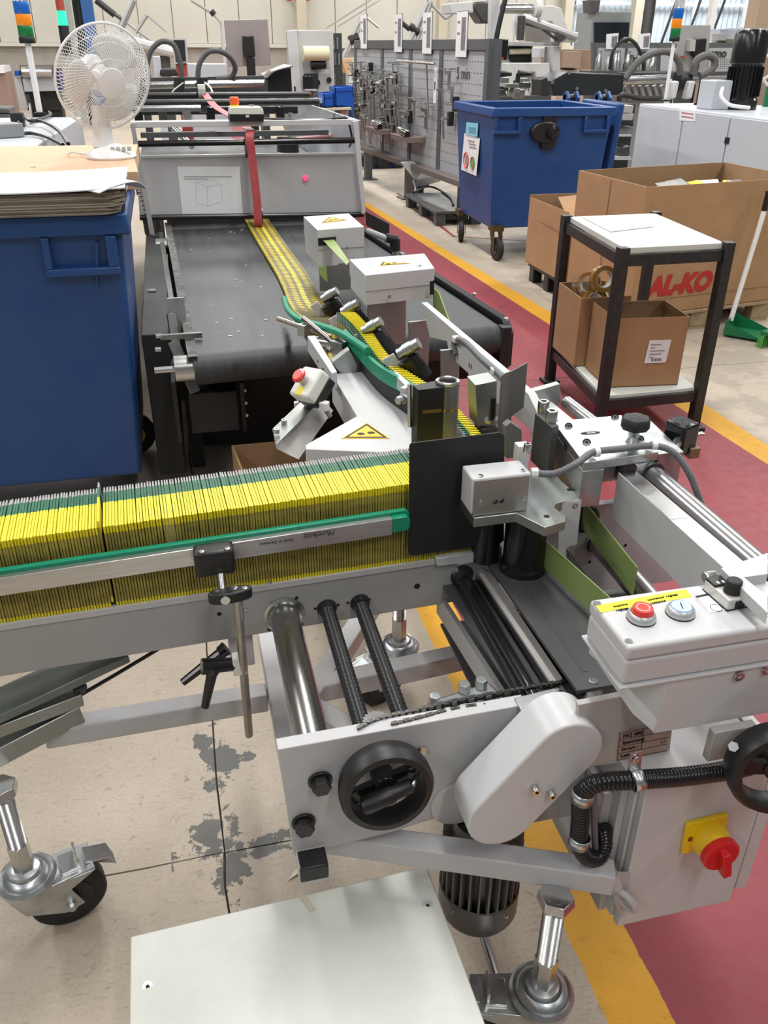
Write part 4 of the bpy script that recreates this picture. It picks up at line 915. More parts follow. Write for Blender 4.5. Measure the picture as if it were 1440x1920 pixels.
for px,py,y_ in ((303,630,3.1),(302,655,3.05),(286,545,3.6),(292,545,3.6)): p=at(px,py,y=y_); MB().cyl(p-V(.02,0,0),p,.009,12).build('bar_bolt',steel,cv)
bx((-.06,1.15,3.25,5.45,.46,.62),blackm,'under_frame_shade',cv); bx((-.02,1.12,3.75,5.4,.04,.459),blackm,'under_belt_shade',cv); bx((-.172,-.065,3.30,5.4,.12,.72),blackm,'drive_side_box',cv,.004); bx((-.02,.16,3.05,3.30,.40,.56),blackm,'drive_box',cv,.003); bx((-.075,-.06,3.02,3.40,.38,.62),black,'drive_plate',cv); bx((.17,.185,3.02,3.10,.40,.60),black,'drive_plate',cv)  # black frame and skirt under the belt are added to stand for its shadow
for k in range(3): MB().cyl((.186,3.05,.56-.05*k),(.19,3.04,.56-.05*k),.006,8).build('plate_bolt',white,cv)
for x in (-.04,1.05):
    for y in (3.6,5.3): bx((x,x+.06,y,y+.06,0,.5),blackm,'conveyor_leg',cv)
MB().cyl(at(690,433,y=4.3),at(728,448,y=4.1),.014,12).build('coupling_rod',mat('mid_grey_plastic',(.25,.26,.27),.5),cv); MB().cyl(at(724,446,y=4.1),at(745,450,y=4.1),.022,14).cyl(at(740,448,y=4.1),at(741,470,y=4.1),.026,14).build('black_coupling',black,cv)
MB().cyl(at(741,468,y=4.1),at(742,480,y=4.1),.018,12).build('coupling_nut',steel,cv); pp(((688,398),(730,420),(730,445),(690,425)),4.9,.05,blackm,'rear_side_plate',cv)
hp=thing('hopper_machine','grey hopper machine with taped paper and pink lamp at the end of the black belt','machine',(.5,5.9,0))
pp(((262,407),(681,402),(671,290),(254,297)),5.30,.004,grey,'front_panel',hp,.001)
pp(((258,297),(672,290),(671,286),(257,292)),5.295,.02,lgrey,'panel_lip',hp)
MB().cyl(at(262,408,y=5.28),at(682,402,y=5.28),.016,16).build('panel_rail',mat('dark_chrome',(.06,.06,.06),.3,.8),hp)
pp(((244,240),(672,234),(671,224),(244,229)),5.25,.10,lgrey,'top_frame_bar',hp,.002)
pp(((244,232),(252,232),(290,440),(281,440)),5.22,.03,greyd,'side_post',hp); pp(((662,228),(672,226),(686,400),(679,402)),5.22,.04,lgrey,'side_post',hp,.002)
MB().cyl(at(250,270,y=5.24),at(672,263,y=5.24),.0165,16).build('black_cross_rod',blackg,hp)
MB().prism([at(*q,x=1.10) for q in ((668,290),(672,226),(505,172),(490,172),(520,215),(560,300))],(.015,0,0)).build('side_sheet',mat('bluish_sheet',(.50,.54,.58),.4,.3,.1,3),hp)
bx((-.20,1.09,5.45,7.9,.92,.95),mat('dark_sheet_floor',(.14,.145,.15),.45,.4,.3,3),'hopper_floor',hp); bx((.55,1.08,6.1,6.7,.951,.956),white,'white_sheet',hp)
for y,z,r in ((6.35,1.36,.022),(6.75,1.385,.02),(7.15,1.36,.016)):
    a,b=MB().cyl((-.25,y,z),(1.05,y,z),r,14),0; a.build('black_roller',black if r<.021 or r>.0215 else black,hp)
MB().cyl((-.25,6.3,1.33),(.25,6.3,1.33),.02,14).build('polished_roller',chrome,hp)
bx((-.15,1.05,7.4,7.45,1.22,1.27),black,'cross_bar',hp); bx((-.15,1.05,6.0,6.05,1.18,1.21),slate,'cross_bar',hp)
random.seed(4)
for k in range(7):
    x=-.2+.17*k; bx((x,x+.06,6.9,7.0,1.2,1.30),(blackg,dsteel,steel)[k%3],'gripper_unit',hp,.006)
# red strap over its wheels
wl=at(463,275,y=5.22)
MB().cyl(wl-V(.012,0,0),wl+V(.012,0,0),.060,28).build('belt_wheel',blackg,hp); wl2=at(484,402,y=5.16); MB().cyl(wl2-V(.010,0,0),wl2+V(.022,0,0),.055,28).build('belt_wheel',blackg,hp)
MB().ribbon([at(472,246,y=5.26),at(468,254,y=5.17),at(473,300,y=5.155),at(482,380,y=5.115),at(484,418,y=5.10),at(486,427,y=5.13)],V(.046,0,0),.004,6).build('red_strap',redstrap,hp)
MB().ribbon([at(383,175,y=6.7),at(404,200,y=6.1),at(440,222,y=5.6),at(470,245,y=5.30)],V(.05,.0,.0),.004,6).build('red_strap',redstrap,hp)
MB().cyl(at(372,185,y=6.7),at(386,185,y=6.7),.09,24).build('belt_wheel',dsteel,hp)
pp(((332,312),(449,312),(456,403),(342,405)),5.296,.001,paper,'taped_paper',hp)
tpz=[at(352,332,y=5.2955),at(444,331,y=5.2955)]; tp=[c for c in hp.children if c.name.startswith('taped_paper')][0]; pen=mat('pencil_grey',(.45,.45,.45),.7)
for k,(a,b) in enumerate((((345,331),(434,331)),((345,335),(390,335)))): p,q=at(*a,y=5.2958),at(*b,y=5.2958); MB().prism([p,q,q-V(0,0,.004),p-V(0,0,.004)],(0,-.0004,0)).build('printed_line',mat('print_grey',(.25,.25,.25),.7),tp)
for a,b in (((367,342),(368,380)),((368,380),(390,386)),((390,386),(416,378)),((416,378),(415,346)),((415,346),(398,336)),((398,336),(367,342)),((388,350),(390,386)),((367,342),(388,350)),((388,350),(415,346))):
    p,q=at(*a,y=5.2958),at(*b,y=5.2958); MB().cyl(p,q,.0009,5).build('drawn_line',pen,tp)
lp=at(572,334,y=5.298); MB().lathe(lp,(0,-1,0),[(.017,0),(.017,.006),(.012,.014)],18).build('pink_lamp',pink,hp)
# control box on the frame bar
pp(((431,228),(495,228),(495,214),(431,214)),5.22,.14,black,'box_base',hp,.003); kb=pp(((431,215),(495,215),(493,204),(489,201),(432,201)),5.22,.14,cream,'control_housing',hp,.004)
bc=at(440,201,y=5.29); MB().lathe(bc,(0,0,1),[(.024,0),(.024,.012)],18).m(1).lathe(bc+V(0,0,.012),(0,0,1),[(.022,0),(.027,.008),(.027,.032),(.023,.04)],18).build('orange_mushroom',[label,mat('orange_red',(.80,.12,.03),.35)],kb)
MB().cyl(at(472,200,y=5.29),at(472,196,y=5.29),.016,14).build('grey_button',steel,kb); pp(((461,220),(467,220),(467,216),(461,216)),5.217,.004,white,'white_square',kb)
MB().tube([at(495,222,y=5.28),at(545,224,y=5.29),at(590,226,y=5.29),at(640,221,y=5.29),at(652,226,y=5.3),at(660,260,y=5.32),at(655,275,y=5.4)],.006,8,6).build('control_cable',black,hp)
for px in (545,626): p=at(px,221,y=5.27); MB().cyl(p,p+V(0,0,.025),.012,10).build('cable_post',steel,hp)
MB().cyl(at(540,258,y=6.1),at(540,285,y=6.1),.075,20).build('black_motor',blackg,hp); MB().cyl(at(556,265,y=6.15),at(620,258,y=6.15),.028,12).build('red_shaft',mat('dark_red',(.18,.01,.015),.4),hp); MB().cyl(at(325,240,y=6.3),at(362,275,y=6.2),.022,12).build('support_tube',steel,hp)
for x in (-.18,1.02):
    for y in (5.6,7.7): bx((x,x+.06,y,y+.06,0,.93),slate,'hopper_leg',hp)
for k in range(12):
    p=at(257+k*2.6,335+k*8,y=5.3); MB().cyl(p-V(.02,0,0),p,.007,8).build('edge_rivet',steel,hp)
pp(((248,300),(262,300),(290,440),(272,440)),5.32,.1,slate,'left_side_plate',hp)
# gantry behind the hopper
ga=thing('feeder_gantry','black feeder gantry with two looping grey hoses behind the hopper machine','machine',(.3,8.5,0))
MB().cyl(at(268,160,y=8.2),at(495,156,y=8.2),.028,18).build('chrome_bar',chrome,ga)
pp(((262,146),(495,142),(495,172),(262,176)),8.3,.08,mat('dark_grey_beam',(.06,.062,.066),.5),'gantry_beam',ga); pp(((262,165),(495,163),(495,185),(262,187)),8.5,.08,blackm,'gantry_beam',ga)
for x in (262,488): stand(x,x+14,150,8.45,.2,slate,'gantry_leg',ga)
hg=mat('grey_hose',(.09,.09,.09),.55)
MB().tube([at(280,150,y=8.15),at(276,125,y=8.15),at(283,95,y=8.15),at(303,78,y=8.15),at(325,84,y=8.15),at(337,115,y=8.15),at(342,148,y=8.15)],.022,10,8).build('looped_hose',hg,ga)
MB().tube([at(371,148,y=8.1),at(374,120,y=8.1),at(390,98,y=8.1),at(412,96,y=8.1),at(432,108,y=8.15),at(441,128,y=8.2),at(432,144,y=8.25),at(405,147,y=8.25)],.022,10,8).build('looped_hose',hg,ga)
for px in (335,378): pp(((px-9,145),(px+12,145),(px+10,185),(px-6,188)),8.05,.12,blackm,'gripper_head',ga,.004)
MB().tube([at(344,155,y=8.0),at(325,170,y=8.0),at(320,182,y=8.0)],.006,6,6).tube([at(384,155,y=8.0),at(395,165,y=7.9),at(400,180,y=7.8)],.008,6,6).build('air_line',cream,ga)
pp(((497,142),(545,122),(548,176),(500,180)),8.6,.5,mat('blue_black_sheet',(.012,.016,.02),.35),'curved_guard',ga); MB().ribbon([at(497,145,y=8.55),at(512,132,y=8.55),at(545,124,y=8.55)],V(0,.3,0),.01,4).build('guard_edge',steel,ga)
# panel on a post behind
pn=thing('square_panel','square grey-brown metal panel on a black post, seen from behind','panel',(1.3,11,0))
pp(((420,38),(502,36),(508,122),(428,126)),11,.04,mat('brownish_steel_panel',(.36,.32,.31),.4,.3,.12,3),'panel_plate',pn,.004); pp(((455,67),(476,67),(479,106),(457,107)),10.9,.1,black,'black_gearbox',pn,.01)
a=at(470,110,y=10.93); MB().cyl((a.x,10.95,0),(a.x,10.95,a.z),.05,12).build('black_post',black,pn)
# ------------------------------------------------------------ left: large blue bin, board stack, fan
def bin_(root,x0,x1,y0,y1,zr,zb,t=.03):
    def ring(z,i): return [V(x0+i,y0+i,z),V(x1-i,y0+i,z),V(x1-i,y1-i,z),V(x0+i,y1-i,z)]
    tp=.085
    b=MB(); A=ring(zb,tp);B=ring(zr-.05,.025);Cc=ring(zr-.05,.025+t);E=ring(zb+.03,tp+t)
    P=A+B+Cc+E; fs=[(3,2,1,0),(12,13,14,15)]
    for k in range(3):
        for i in range(4): fs.append((k*4+i,k*4+(i+1)%4,k*4+4+(i+1)%4,k*4+4+i))
    b.add(P,fs); body=b.build('bin_body',blue,root,bev=.035,seg=3)
    r=MB(); O=ring(zr-.07,0);O2=ring(zr,.004);I2=ring(zr,.06);I=ring(zr-.07,.055); P=O+O2+I2+I; fs=[]
    for k in range(4):
        for i in range(4): fs.append((k*4+i,k*4+(i+1)%4,((k+1)%4)*4+(i+1)%4,((k+1)%4)*4+i))
    r.add(P,fs).build('bin_rim',blue,root,bev=.008)
    for s in (0,1):   # moulded pockets below the front rim
        c=x0+.15 if s==0 else x1-.17
        for a in ((c-.12,c-.095,zr-.174,zr-.071),(c+.085,c+.12,zr-.174,zr-.071),(c-.12,c+.12,zr-.20,zr-.174)): bx((a[0],a[1],y0-.002,y0+.06,a[2],a[3]),blue,'rim_pocket',root,.004)
    return body
def bin_castor(root,x,y,zb,ang,mt=bsw,hub=None):
    d=V(math.cos(ang),math.sin(ang),0);n=V(-d.y,d.x,0);c=V(x,y,0)+d*.05
    w_=MB().lathe(c+V(0,0,.1)-n*.025,n,[(.06,0),(.092,.0),(.1,.008),(.1,.042),(.092,.05),(.06,.05)],28).build('castor_wheel',mt,root)
    MB().cyl(c+V(0,0,.1)-n*.03,c+V(0,0,.1)+n*.03,.045,16).build('wheel_hub',hub or dsteel,w_)
    f=mat('rusty_fork',(.14,.10,.05),.5,.7,.4,20)
    for s in (-1,1): MB().prism([c+n*s*.036-d*.02+V(0,0,.08),c+n*s*.036+d*.02+V(0,0,.08),V(x,y,zb-.01)+n*s*.036+d*.05,V(x,y,zb-.01)+n*s*.036-d*.05],n*s*.006).build('castor_fork',f,w_)
    bx((x-.055,x+.055,y-.055,y+.055,zb-.02,zb+.03),f,'castor_plate',w_)
lb=thing('waste_container','large blue plastic container at left under the stack of boards','bin',(-.75,3.5,0))
bin_(lb,-1.40,-.150,3.07,3.98,1.205,.20)
MB().prism([at(178,455,y=3.075),at(184,455,y=3.075),at(183,540,y=3.09),at(180,540,y=3.09)],(0,.05,0)).build('moulded_rib',blue,lb)
for x,y in ((-.34,3.80),(-1.25,3.3),(-1.25,3.8)): bin_castor(lb,x,y,.22,.3,bsw,swy)
# stack of grey board sheets on the bin
random.seed(21); z=1.206; n=0
while z<1.270:
    th=.0036; dx=random.uniform(-.012,.008); dy=random.uniform(-.008,.006)
    sh_=MB(); Y0=3.045+dy; Y1=3.56+dy; X1=-.160+dx-(.012 if n<6 else 0); pts=[V(-1.30,Y0,z),V(X1-.03,Y0,z),V(X1,Y0+.03,z),V(X1,Y1,z),V(-1.30,Y1,z)]
    o=sh_.prism(pts,(0,0,th)).build('board_sheet',paperg); tag(o,'grey-brown board sheet in the stack on the left blue container','sheet','board sheets stacked on the blue container'); z+=th+.0006; n+=1
ws=MB(); G=[]; nx,ny=14,6
for j in range(ny+1):
    for i in range(nx+1):
        x=-1.32+1.165*i/nx; y=3.03+.50*j/ny; f_=max(0,(i-nx*.72)/(nx*.28)); 
        G.append(V(x+.01*f_,y,z+.004+.016*math.sin(j/ny*2.2+.3)*(.4+.6*f_)+.006*f_*f_))
ws.add(G+[p+V(0,0,.004) for p in G],[]); o_=len(G)
for j in range(ny):
    for i in range(nx):
        a=j*(nx+1)+i; ws.f.append((a,a+nx+1,a+nx+2,a+1)); ws.f.append((a+o_,a+1+o_,a+nx+2+o_,a+nx+1+o_)); ws.mi+=[0,0]
bd=[i for i in range(nx+1)]+[k*(nx+1)+nx for k in range(1,ny+1)]+[ny*(nx+1)+i for i in range(nx-1,-1,-1)]+[k*(nx+1) for k in range(ny-1,0,-1)]
for a,b in zip(bd,bd[1:]+bd[:1]): ws.f.append((a,b,b+o_,a+o_)); ws.mi.append(0)
tag(ws.build('white_sheet',paper),'wavy white sheet on top of the board stack on the blue container','sheet')
o=MB().ribbon([V(-.27,3.06,z+.008),V(-.21,3.12,z+.024),V(-.15,3.2,z+.020),V(-.125,3.26,z-.01)],V(-.09,.13,0),.003,6).build('curled_sheet',paper); tag(o,'white sheet with curled corner at the right end of the board stack','sheet')
o=MB().prism([(-1.3,3.62,1.2065),(-.115,3.585,1.2065),(-.135,3.98,1.2065),(-.135,4.62,1.2065),(-1.3,4.62,1.2065)],(0,0,.066)).build('kraft_board',peach,bev=.002); tag(o,'large pale brown kraft board block under the white fan','board')
o=MB().obx(at(62,313,z=1.275),(.008,.003,0),(-.003,.006,0),(0,0,.004)).build('foam_crumb',cream); tag(o,'small cream crumb lying on the pale brown board','crumb')
# fan
FZ=1.273; fc=at(210,296,z=FZ)
fan=thing('desk_fan','white desk fan with round wire grille standing on the brown board','fan',fc)
MB().lathe(fc,(0,0,1),[(.100,0),(.104,.008),(.096,.022),(.060,.045),(.035,.055)],40).build('fan_base',wplas,fan)
bt=MB()
for k in range(4): bx((fc.x+.004+.022*k,fc.x+.020+.022*k,fc.y-.072,fc.y-.058,FZ+.033,FZ+.050),mat('grey_keys',(.5,.5,.5),.4),'speed_button',fan,.002)
text('fan',.014,V(fc.x+.05,fc.y-.099,FZ+.012),(1,.25,0),(0,.3,1),dsteel,fan,name='small_print') if 0 else None
MB().cyl(fc+V(-.03,0,.04),fc+V(-.02,.02,.20),.043,24,.034).build('fan_column',wplas,fan)
hc=at(194,146,y=fc.y-.03); fn_=V(.42,-.84,-.24).normalized(); FR=.200
hub=hc+fn_*.075
MB().lathe(hc-fn_*.13,fn_,[(.035,0),(.06,.02),(.065,.08),(.05,.10)],24).build('motor_housing',wplas,fan)
u,v,_=ax(fn_)
def wires(front,nm):
    b=MB(); dep=.075 if front else -.045; k0=.045 if front else .06; N=84
    for i in range(N):
        a=2*math.pi*i/N; tw=.55 if front else -.55; P=[]
        for t in range(5):
            s=t/4; r=k0+(FR-k0)*s; aa=a+tw*s; P.append(hc+(u*math.cos(aa)+v*math.sin(aa))*r+fn_*(dep*(1-s**3)))
        b.tube(P,.0011,4,1)
    for rr in (.09,.145): b.torus(hc+fn_*dep*(1-((rr-k0)/(FR-k0))**3),fn_,rr,.0012,40,4)
    b.build(nm,wplas,fan,kind='stuff')
wires(1,'front_grille'); wires(0,'rear_grille')
MB().torus(hc,fn_,FR,.0055,64,8).build('grille_ring',wplas,fan)
MB().lathe(hc+fn_*.066,fn_,[(.056,0),(.059,.006),(.056,.014),(.03,.018)],36).build('grille_badge',wplas,fan)
bl=mat('fan_blade_plastic',(.70,.69,.67),.4)
for k in range(3):
    a0=2.2+k*2*math.pi/3; b=MB(); G=[]
    for j in range(8):
        for i in range(7):
            s=j/7; r=.045+.125*s; w_=(.55+.75*math.sin(s*2.2))*(.5 if s<.05 else 1); aa=a0+w_*(i/6-.5)*1.15
            rr=r*(1-.10*abs(i/6-.5)**2*4*s); G.append(hc+(u*math.cos(aa)+v*math.sin(aa))*rr+fn_*(.02-.045*(i/6-.5)*(1-.3*s)))
    b.add(G,[(j*7+i,j*7+i+1,(j+1)*7+i+1,(j+1)*7+i) for j in range(7) for i in range(6)]); o=b.build('fan_blade',bl,fan); o.modifiers.new('t','SOLIDIFY').thickness=.003
MB().cyl(hc-fn_*.02,hc+fn_*.045,.046,28).build('blade_hub',wplas,fan)
MB().tube([fc+V(-.09,.03,.01),fc+V(-.13,.08,.01),fc+V(-.16,.05,.02),fc+V(-.19,.12,.005)],.004,6,6).build('fan_cord',wplas,fan)
# ------------------------------------------------------------ table trolley with boxes
TZ=.92
tb=thing('steel_table','black steel table with a white top and a lower shelf','table',(2.22,3.9,0))
tc=[V(2.01,4.295,0),V(2.53,4.30,0),V(2.45,3.50,0),V(1.92,3.49,0)]
zt=lambda z: [p+V(0,0,z) for p in tc]
MB().prism([p+V(0,0,TZ-.030) for p in (tc[3]+V(.012,.012,0),tc[2]+V(-.012,.012,0),tc[1]-V(.012,.012,0),tc[0]+V(.012,-.012,0))],(0,0,.028)).build('table_top',hdpe,tb,bev=.003)
MB().prism([p+V(0,0,.200) for p in (tc[3]+V(.012,.012,0),tc[2]+V(-.012,.012,0),tc[1]-V(.012,.012,0),tc[0]+V(.012,-.012,0))],(0,0,.02)).build('lower_shelf',hdpe,tb,bev=.003)
wornb=mat('worn_black_steel',(.012,.012,.013),.45,.2,.5,40,col2=(.034,.032,.031))
for p in tc:
    s1=.022 if p.x>2.2 else -.022
    l=MB(); l.box(p.x-.024,p.x+.024,p.y-.024,p.y+.024,0,TZ+.004); l.build('table_leg',wornb,tb,bev=.002); bx((p.x-.045,p.x+.045,p.y-.045,p.y+.045,0,.02),wornb,'leg_foot',tb,.002)
for i in range(4):
    a,b=tc[i],tc[(i+1)%4]
    for z_ in (TZ-.055,.178): beam(a+V(0,0,z_),b+V(0,0,z_),.02,.05,'table_rail',wornb,tb,bev=.001)
def carton(name,P,h,lab,cat,t=.006,flaps=None,bottom=0,mt=card,inn=cardd):
    P=[Vector(p) for p in P]; z0=P[0].z; c=sum(P,Vector())/4
    o=thing(name,lab,cat,(c.x,c.y,z0))
    Q=[p+(c-p).normalized()*t*1.6 for p in P]
    MB().prism(P,(0,0,.005)).build('carton_bottom',inn,o)
    for i in range(4):
        j=(i+1)%4; hh=h if not isinstance(h,(list,tuple)) else h[i]
        MB().m(0).add([P[i],P[j],P[j]+V(0,0,hh),P[i]+V(0,0,hh),Q[i],Q[j],Q[j]+V(0,0,hh),Q[i]+V(0,0,hh)],[(0,1,2,3)]).m(1).add([P[i],P[j],P[j]+V(0,0,hh),P[i]+V(0,0,hh),Q[i],Q[j],Q[j]+V(0,0,hh),Q[i]+V(0,0,hh)],[(5,4,7,6),(3,2,6,7),(0,4,5,1),(0,3,7,4),(1,5,6,2)]).build('carton_side',[mt,inn],o)
    return o
sz=.222
b1=[at(1148,725,x=2.0) for _ in (0,)]
fr=carton('cardboard_box',[(1.99,3.60,sz),(2.36,3.56,sz),(2.40,3.86,sz),(2.02,3.90,sz)],.345,'open brown cardboard box with white label on the lower shelf, nearer one','box')
o=fr; yl=3.575
lbl=MB().prism([(2.165,3.578,sz+.12),(2.275,3.566,sz+.12),(2.285,3.565,sz+.235),(2.175,3.577,sz+.235)],(0,-.0012,0)).build('shipping_label',paper,fr)
for k in range(6):
    z_=sz+.215-.014*k; MB().box(2.182,2.182+(.06,.03,.03,.07,.05,.03)[k],3.570,3.5715,z_,z_+.003).build('label_line',mat('print_grey',(.25,.25,.25),.7),lbl) if 0 else None
for k in range(5):
    z_=sz+.212-.016*k; w_=(.05,.022,.075,.06,.02)[k]; a=V(2.185,3.5738,z_); MB().prism([a,a+V(w_,-w_*.108,0),a+V(w_,-w_*.108,.004),a+V(0,0,.004)],(0,-.001,0)).build('label_line',mat('print_grey',(.25,.25,.25),.7),lbl)
for k in range(9): a=V(2.20+.006*k,3.5722-.00065*k,sz+.130); MB().prism([a,a+V(.002+.0015*(k%3==0),0,0),a+V(.002+.0015*(k%3==0),0,.014),a+V(0,0,.014)],(0,-.001,0)).build('bar_code_bar',dark,lbl)
bk2=carton('cardboard_box',[(1.965,3.925,sz),(2.24,3.92,sz),(2.26,4.25,sz),(1.99,4.26,sz)],[.36,.34,.36,.36],'open brown cardboard box full of tape rolls on the lower shelf, rear one','box')
def roll(c,d,R_,lab):
    d=Vector(d).normalized(); o=thing('tape_roll',lab,'tape',Vector(c)-V(0,0,R_)); c=Vector(c)
    MB().lathe(c-d*.024,d,[(R_*.66,0),(R_,0),(R_,.048),(R_*.66,.048),(R_*.66,0)],32).build('tape_winding',tape,o)
    q=MB().lathe(c-d*.025,d,[(R_*.60,0),(R_*.66,0),(R_*.66,.05),(R_*.60,.05),(R_*.60,0)],32); q.f=q.f[:-2]; q.mi=q.mi[:-2]; q.build('cardboard_core',white,o)
roll(at(1131,523,y=4.06),(-.1,-1,.15),.068,'brown tape roll standing upright on top of the heap in the rear box')
roll(at(1104,533,y=4.10),(-.5,-.8,.2),.062,'brown tape roll half hidden behind the upright roll in the rear box')
roll(at(1113,566,y=4.03),(.15,-.7,.75),.062,'brown tape roll lying low in front of the rear box heap')
roll(at(1142,555,y=4.10),(.4,-.6,.6),.06,'brown tape roll at the right of the rear box heap')
fm_=MB(); random.seed(9); G=[]
for j in range(7):
    for i in range(8): G.append(at(1072+8*i,520+9*j,y=4.03+.02*(i%2)+.05*random.random()))
fm_.add(G,[(j*8+i,j*8+i+1,(j+1)*8+i+1,(j+1)*8+i) for j in range(6) for i in range(7)])
o=fm_.build('plastic_wrap',film,smooth=10); tag(o,'crumpled clear plastic wrap around the tape rolls','wrap')
pt_=[at(1092,408,z=TZ),at(1160,404,z=TZ),at(1228,425,z=TZ),at(1145,435,z=TZ)]
tag(MB().prism(pt_,(0,0,.0025)).build('paper_sheet',paper),'white paper sheet in a clear sleeve on the white table top','paper')
# ------------------------------------------------------------ cardboard under the machine, plastic board in front, scrap
carton('cardboard_box',[(.15,2.62,0),(.55,2.62,0),(.50,3.0,0),(.12,3.0,0)],.36,'open brown cardboard box on the floor in the shade under the slanted bracket','box')
pb_=thing('plastic_table','white plastic table top with countersunk screws in the foreground','table',(.1,.8,0))
pz_=.35; PT=MB().prism([V(-.206,.999,pz_),V(.332,1.0215,pz_),V(.345,.62,pz_),V(-.200,.60,pz_)][::-1],(0,0,-.022)).build('table_top',hdpe,pb_,bev=.003)
for px,py in ((277,1850),(802,1698)): MB().m(0).cyl(at(px,py,z=pz_-.001),at(px,py,z=pz_+.0006),.0085,20).m(1).cyl(at(px,py,z=pz_),at(px,py,z=pz_+.001),.0035,6).build('countersunk_screw',[steel,dark],pb_)
q=at(568,1690,z=pz_); MB().obx(q+V(.004,0,.0004),(.006,.0015,0),(-.010,.024,0),(0,0,.0003)).build('glue_mark',mat('dried_glue',(.62,.58,.46),.5,0,.3,60),pb_)
for x in (-.17,.29):
    for y in (.65,.96): bx((x,x+.03,y,y+.03,0,pz_-.02),grey,'table_leg',pb_)
s_=at(556,1641,z=0); tag(MB().prism([s_+V(-.022,-.012,.002),s_+V(.0,.012,.004),s_+V(.018,.020,.002),s_+V(.012,.004,.004)],(0,0,.0015)).build('paper_scrap',mat('pale_yellow_scrap',(.72,.74,.52),.6,0,.3,50)),'small white and yellow paper scrap on the floor','scrap')
# ------------------------------------------------------------ right side: big carton on a pallet, small carton, dustpan, blue container
pal=thing('wooden_pallet','wooden pallet under the large brown carton with red letters','pallet',(3.4,5.4,0))
for k in range(5): MB().prism([(2.83-.015*k,4.95+.19*k,.118),(4.09-.01*k,5.16+.19*k,.118),(4.09-.01*k,5.26+.19*k,.118),(2.83-.015*k,5.05+.19*k,.118)],(0,0,.022)).build('pallet_plank',wood,pal,bev=.003)
for x in (2.82,3.36,3.90):
    for y in (4.97+.17*(x-2.83),5.38+.17*(x-2.83),5.76+.17*(x-2.83)): bx((x,x+.13,y,y+.09,.02,.118),wood,'pallet_block',pal,.004)
    bx((x,x+.13,4.97+.17*(x-2.83),5.85+.17*(x-2.83),0,.02),wood,'pallet_runner',pal)
big=carton('large_carton',[(2.83,4.96,.142),(4.08,5.17,.142),(4.05,6.02,.142),(2.76,5.78,.142)],.808,'large open brown carton with red letters and scrap sheets, on a wooden pallet','box',.010)
def fr_(x,z): return V(x,4.9585+.168*(x-2.83),z)
_d=ray(1213,555); _t=(4.9585-.168*2.83)/(_d.y-.168*_d.x); a=CAM+_d*_t
rl=mat('carton_print_red',(.42,.022,.018),.7)
text('AL-KO',.168,a+V(.0,-.002,.0),(1,.168,0),(0,0,1),rl,big,name='red_lettering',bold=.011,sx=1.03,shear=.22)
MB().prism([fr_(2.85,.24),fr_(4.06,.24),fr_(4.06,.243),fr_(2.85,.243)],(0,-.001,0)).build('fold_line',mat('fold_brown',(.24,.14,.07),.9),big)  # thin darker brown strip marks the carton fold
MB().prism([(2.794,5.36,.15),(2.794,5.364,.15),(2.794,5.364,.94),(2.794,5.36,.94)],(-.003,0,0)).build('joint_seam',mat('fold_brown',(.24,.14,.07),.9),big)
random.seed(12)
for k,(px,py,s_,m_,lab) in enumerate(((1255,348,.16,sgrey,'grey board scrap at left in the large carton'),(1270,343,.14,sgrey,'tilted grey board scrap in the middle of the large carton'),(1305,344,.10,yell,'yellow scrap card in the middle of the large carton'),(1330,343,.13,paper,'white scrap sheet behind the yellow card in the large carton'),(1362,340,.05,yell,'small yellow scrap at right in the large carton'),(1385,343,.14,sgrey,'grey board scrap at right in the large carton'))):
    c=at(px,py,z=.84); tx=random.uniform(-.5,.5); u_=V(math.cos(tx),math.sin(tx),.1); v_=V(-math.sin(tx),math.cos(tx),.25)
    tag(MB().obx(c,u_*s_*.5,v_*s_*.4,(0,0,.002)).build('scrap_sheet',m_),lab,'scrap')
for k in range(5): tag(MB().obx((2.97+.225*k,5.36+.05*k,.70-.01*k),(.100,.012,0),(-.012,.16,.0),(0,0,.10)).build('scrap_bundle',sgrey),'bundle of grey board offcuts filling the large carton, number %s from the left'%['one','two','three','four','five'][k],'scrap')
p2=thing('black_pallet','black plastic pallet under the small carton by the blue container','pallet',(3.0,6.2,0))
bx((2.79,3.25,5.92,6.60,.12,.148),black,'pallet_deck',p2,.004)
for x in (2.80,3.16):
    for y in (5.93,6.20,6.50): bx((x,x+.08,y,y+.09,0,.12),black,'pallet_foot',p2,.008)
sc2=carton('small_carton',[(2.78,5.90,.15),(3.25,5.92,.15),(3.25,6.62,.15),(2.77,6.63,.15)],[.44,.46,.52,.50],'smaller open brown carton on a black plastic pallet, left of the large carton','box',.008)
MB().prism([(2.774,5.90,.50),(2.774,6.63,.50),(2.774,6.63,.503),(2.774,5.90,.503)],(-.002,0,0)).build('fold_line',mat('fold_brown',(.24,.14,.07),.9),sc2)
MB().prism([(2.93,6.2,.52),(3.23,6.3,.55),(3.2,6.58,.66),(2.95,6.5,.66)],(0,0,.006)).build('carton_flap',card,sc2)
dp=thing('dustpan','green dustpan with a long white handle leaning on the large carton','dustpan',at(1400,612,z=0))
dq=[at(1370,595,z=.0),at(1374,615,z=.0),at(1420,632,z=.0),at(1448,612,z=.0),at(1440,596,z=.0)]
d0,d1,d2,d3=V(3.50,4.86,.012),V(3.66,4.68,.012),V(3.86,4.82,.012),V(3.68,5.02,.012)
MB().prism([d0,d1,d2,d3],(0,0,.006)).build('pan_floor',gplas,dp); MB().prism([d0,d3,d3+V(0,0,.10),d0+V(0,0,.09)],(.006,0,0)).prism([d0,d1,d1+V(0,0,.01),d0+V(0,0,.09)],(0,.006,0)).prism([d3,d2,d2+V(0,0,.01),d3+V(0,0,.10)],(0,-.006,0)).build('pan_rim',gplas,dp)
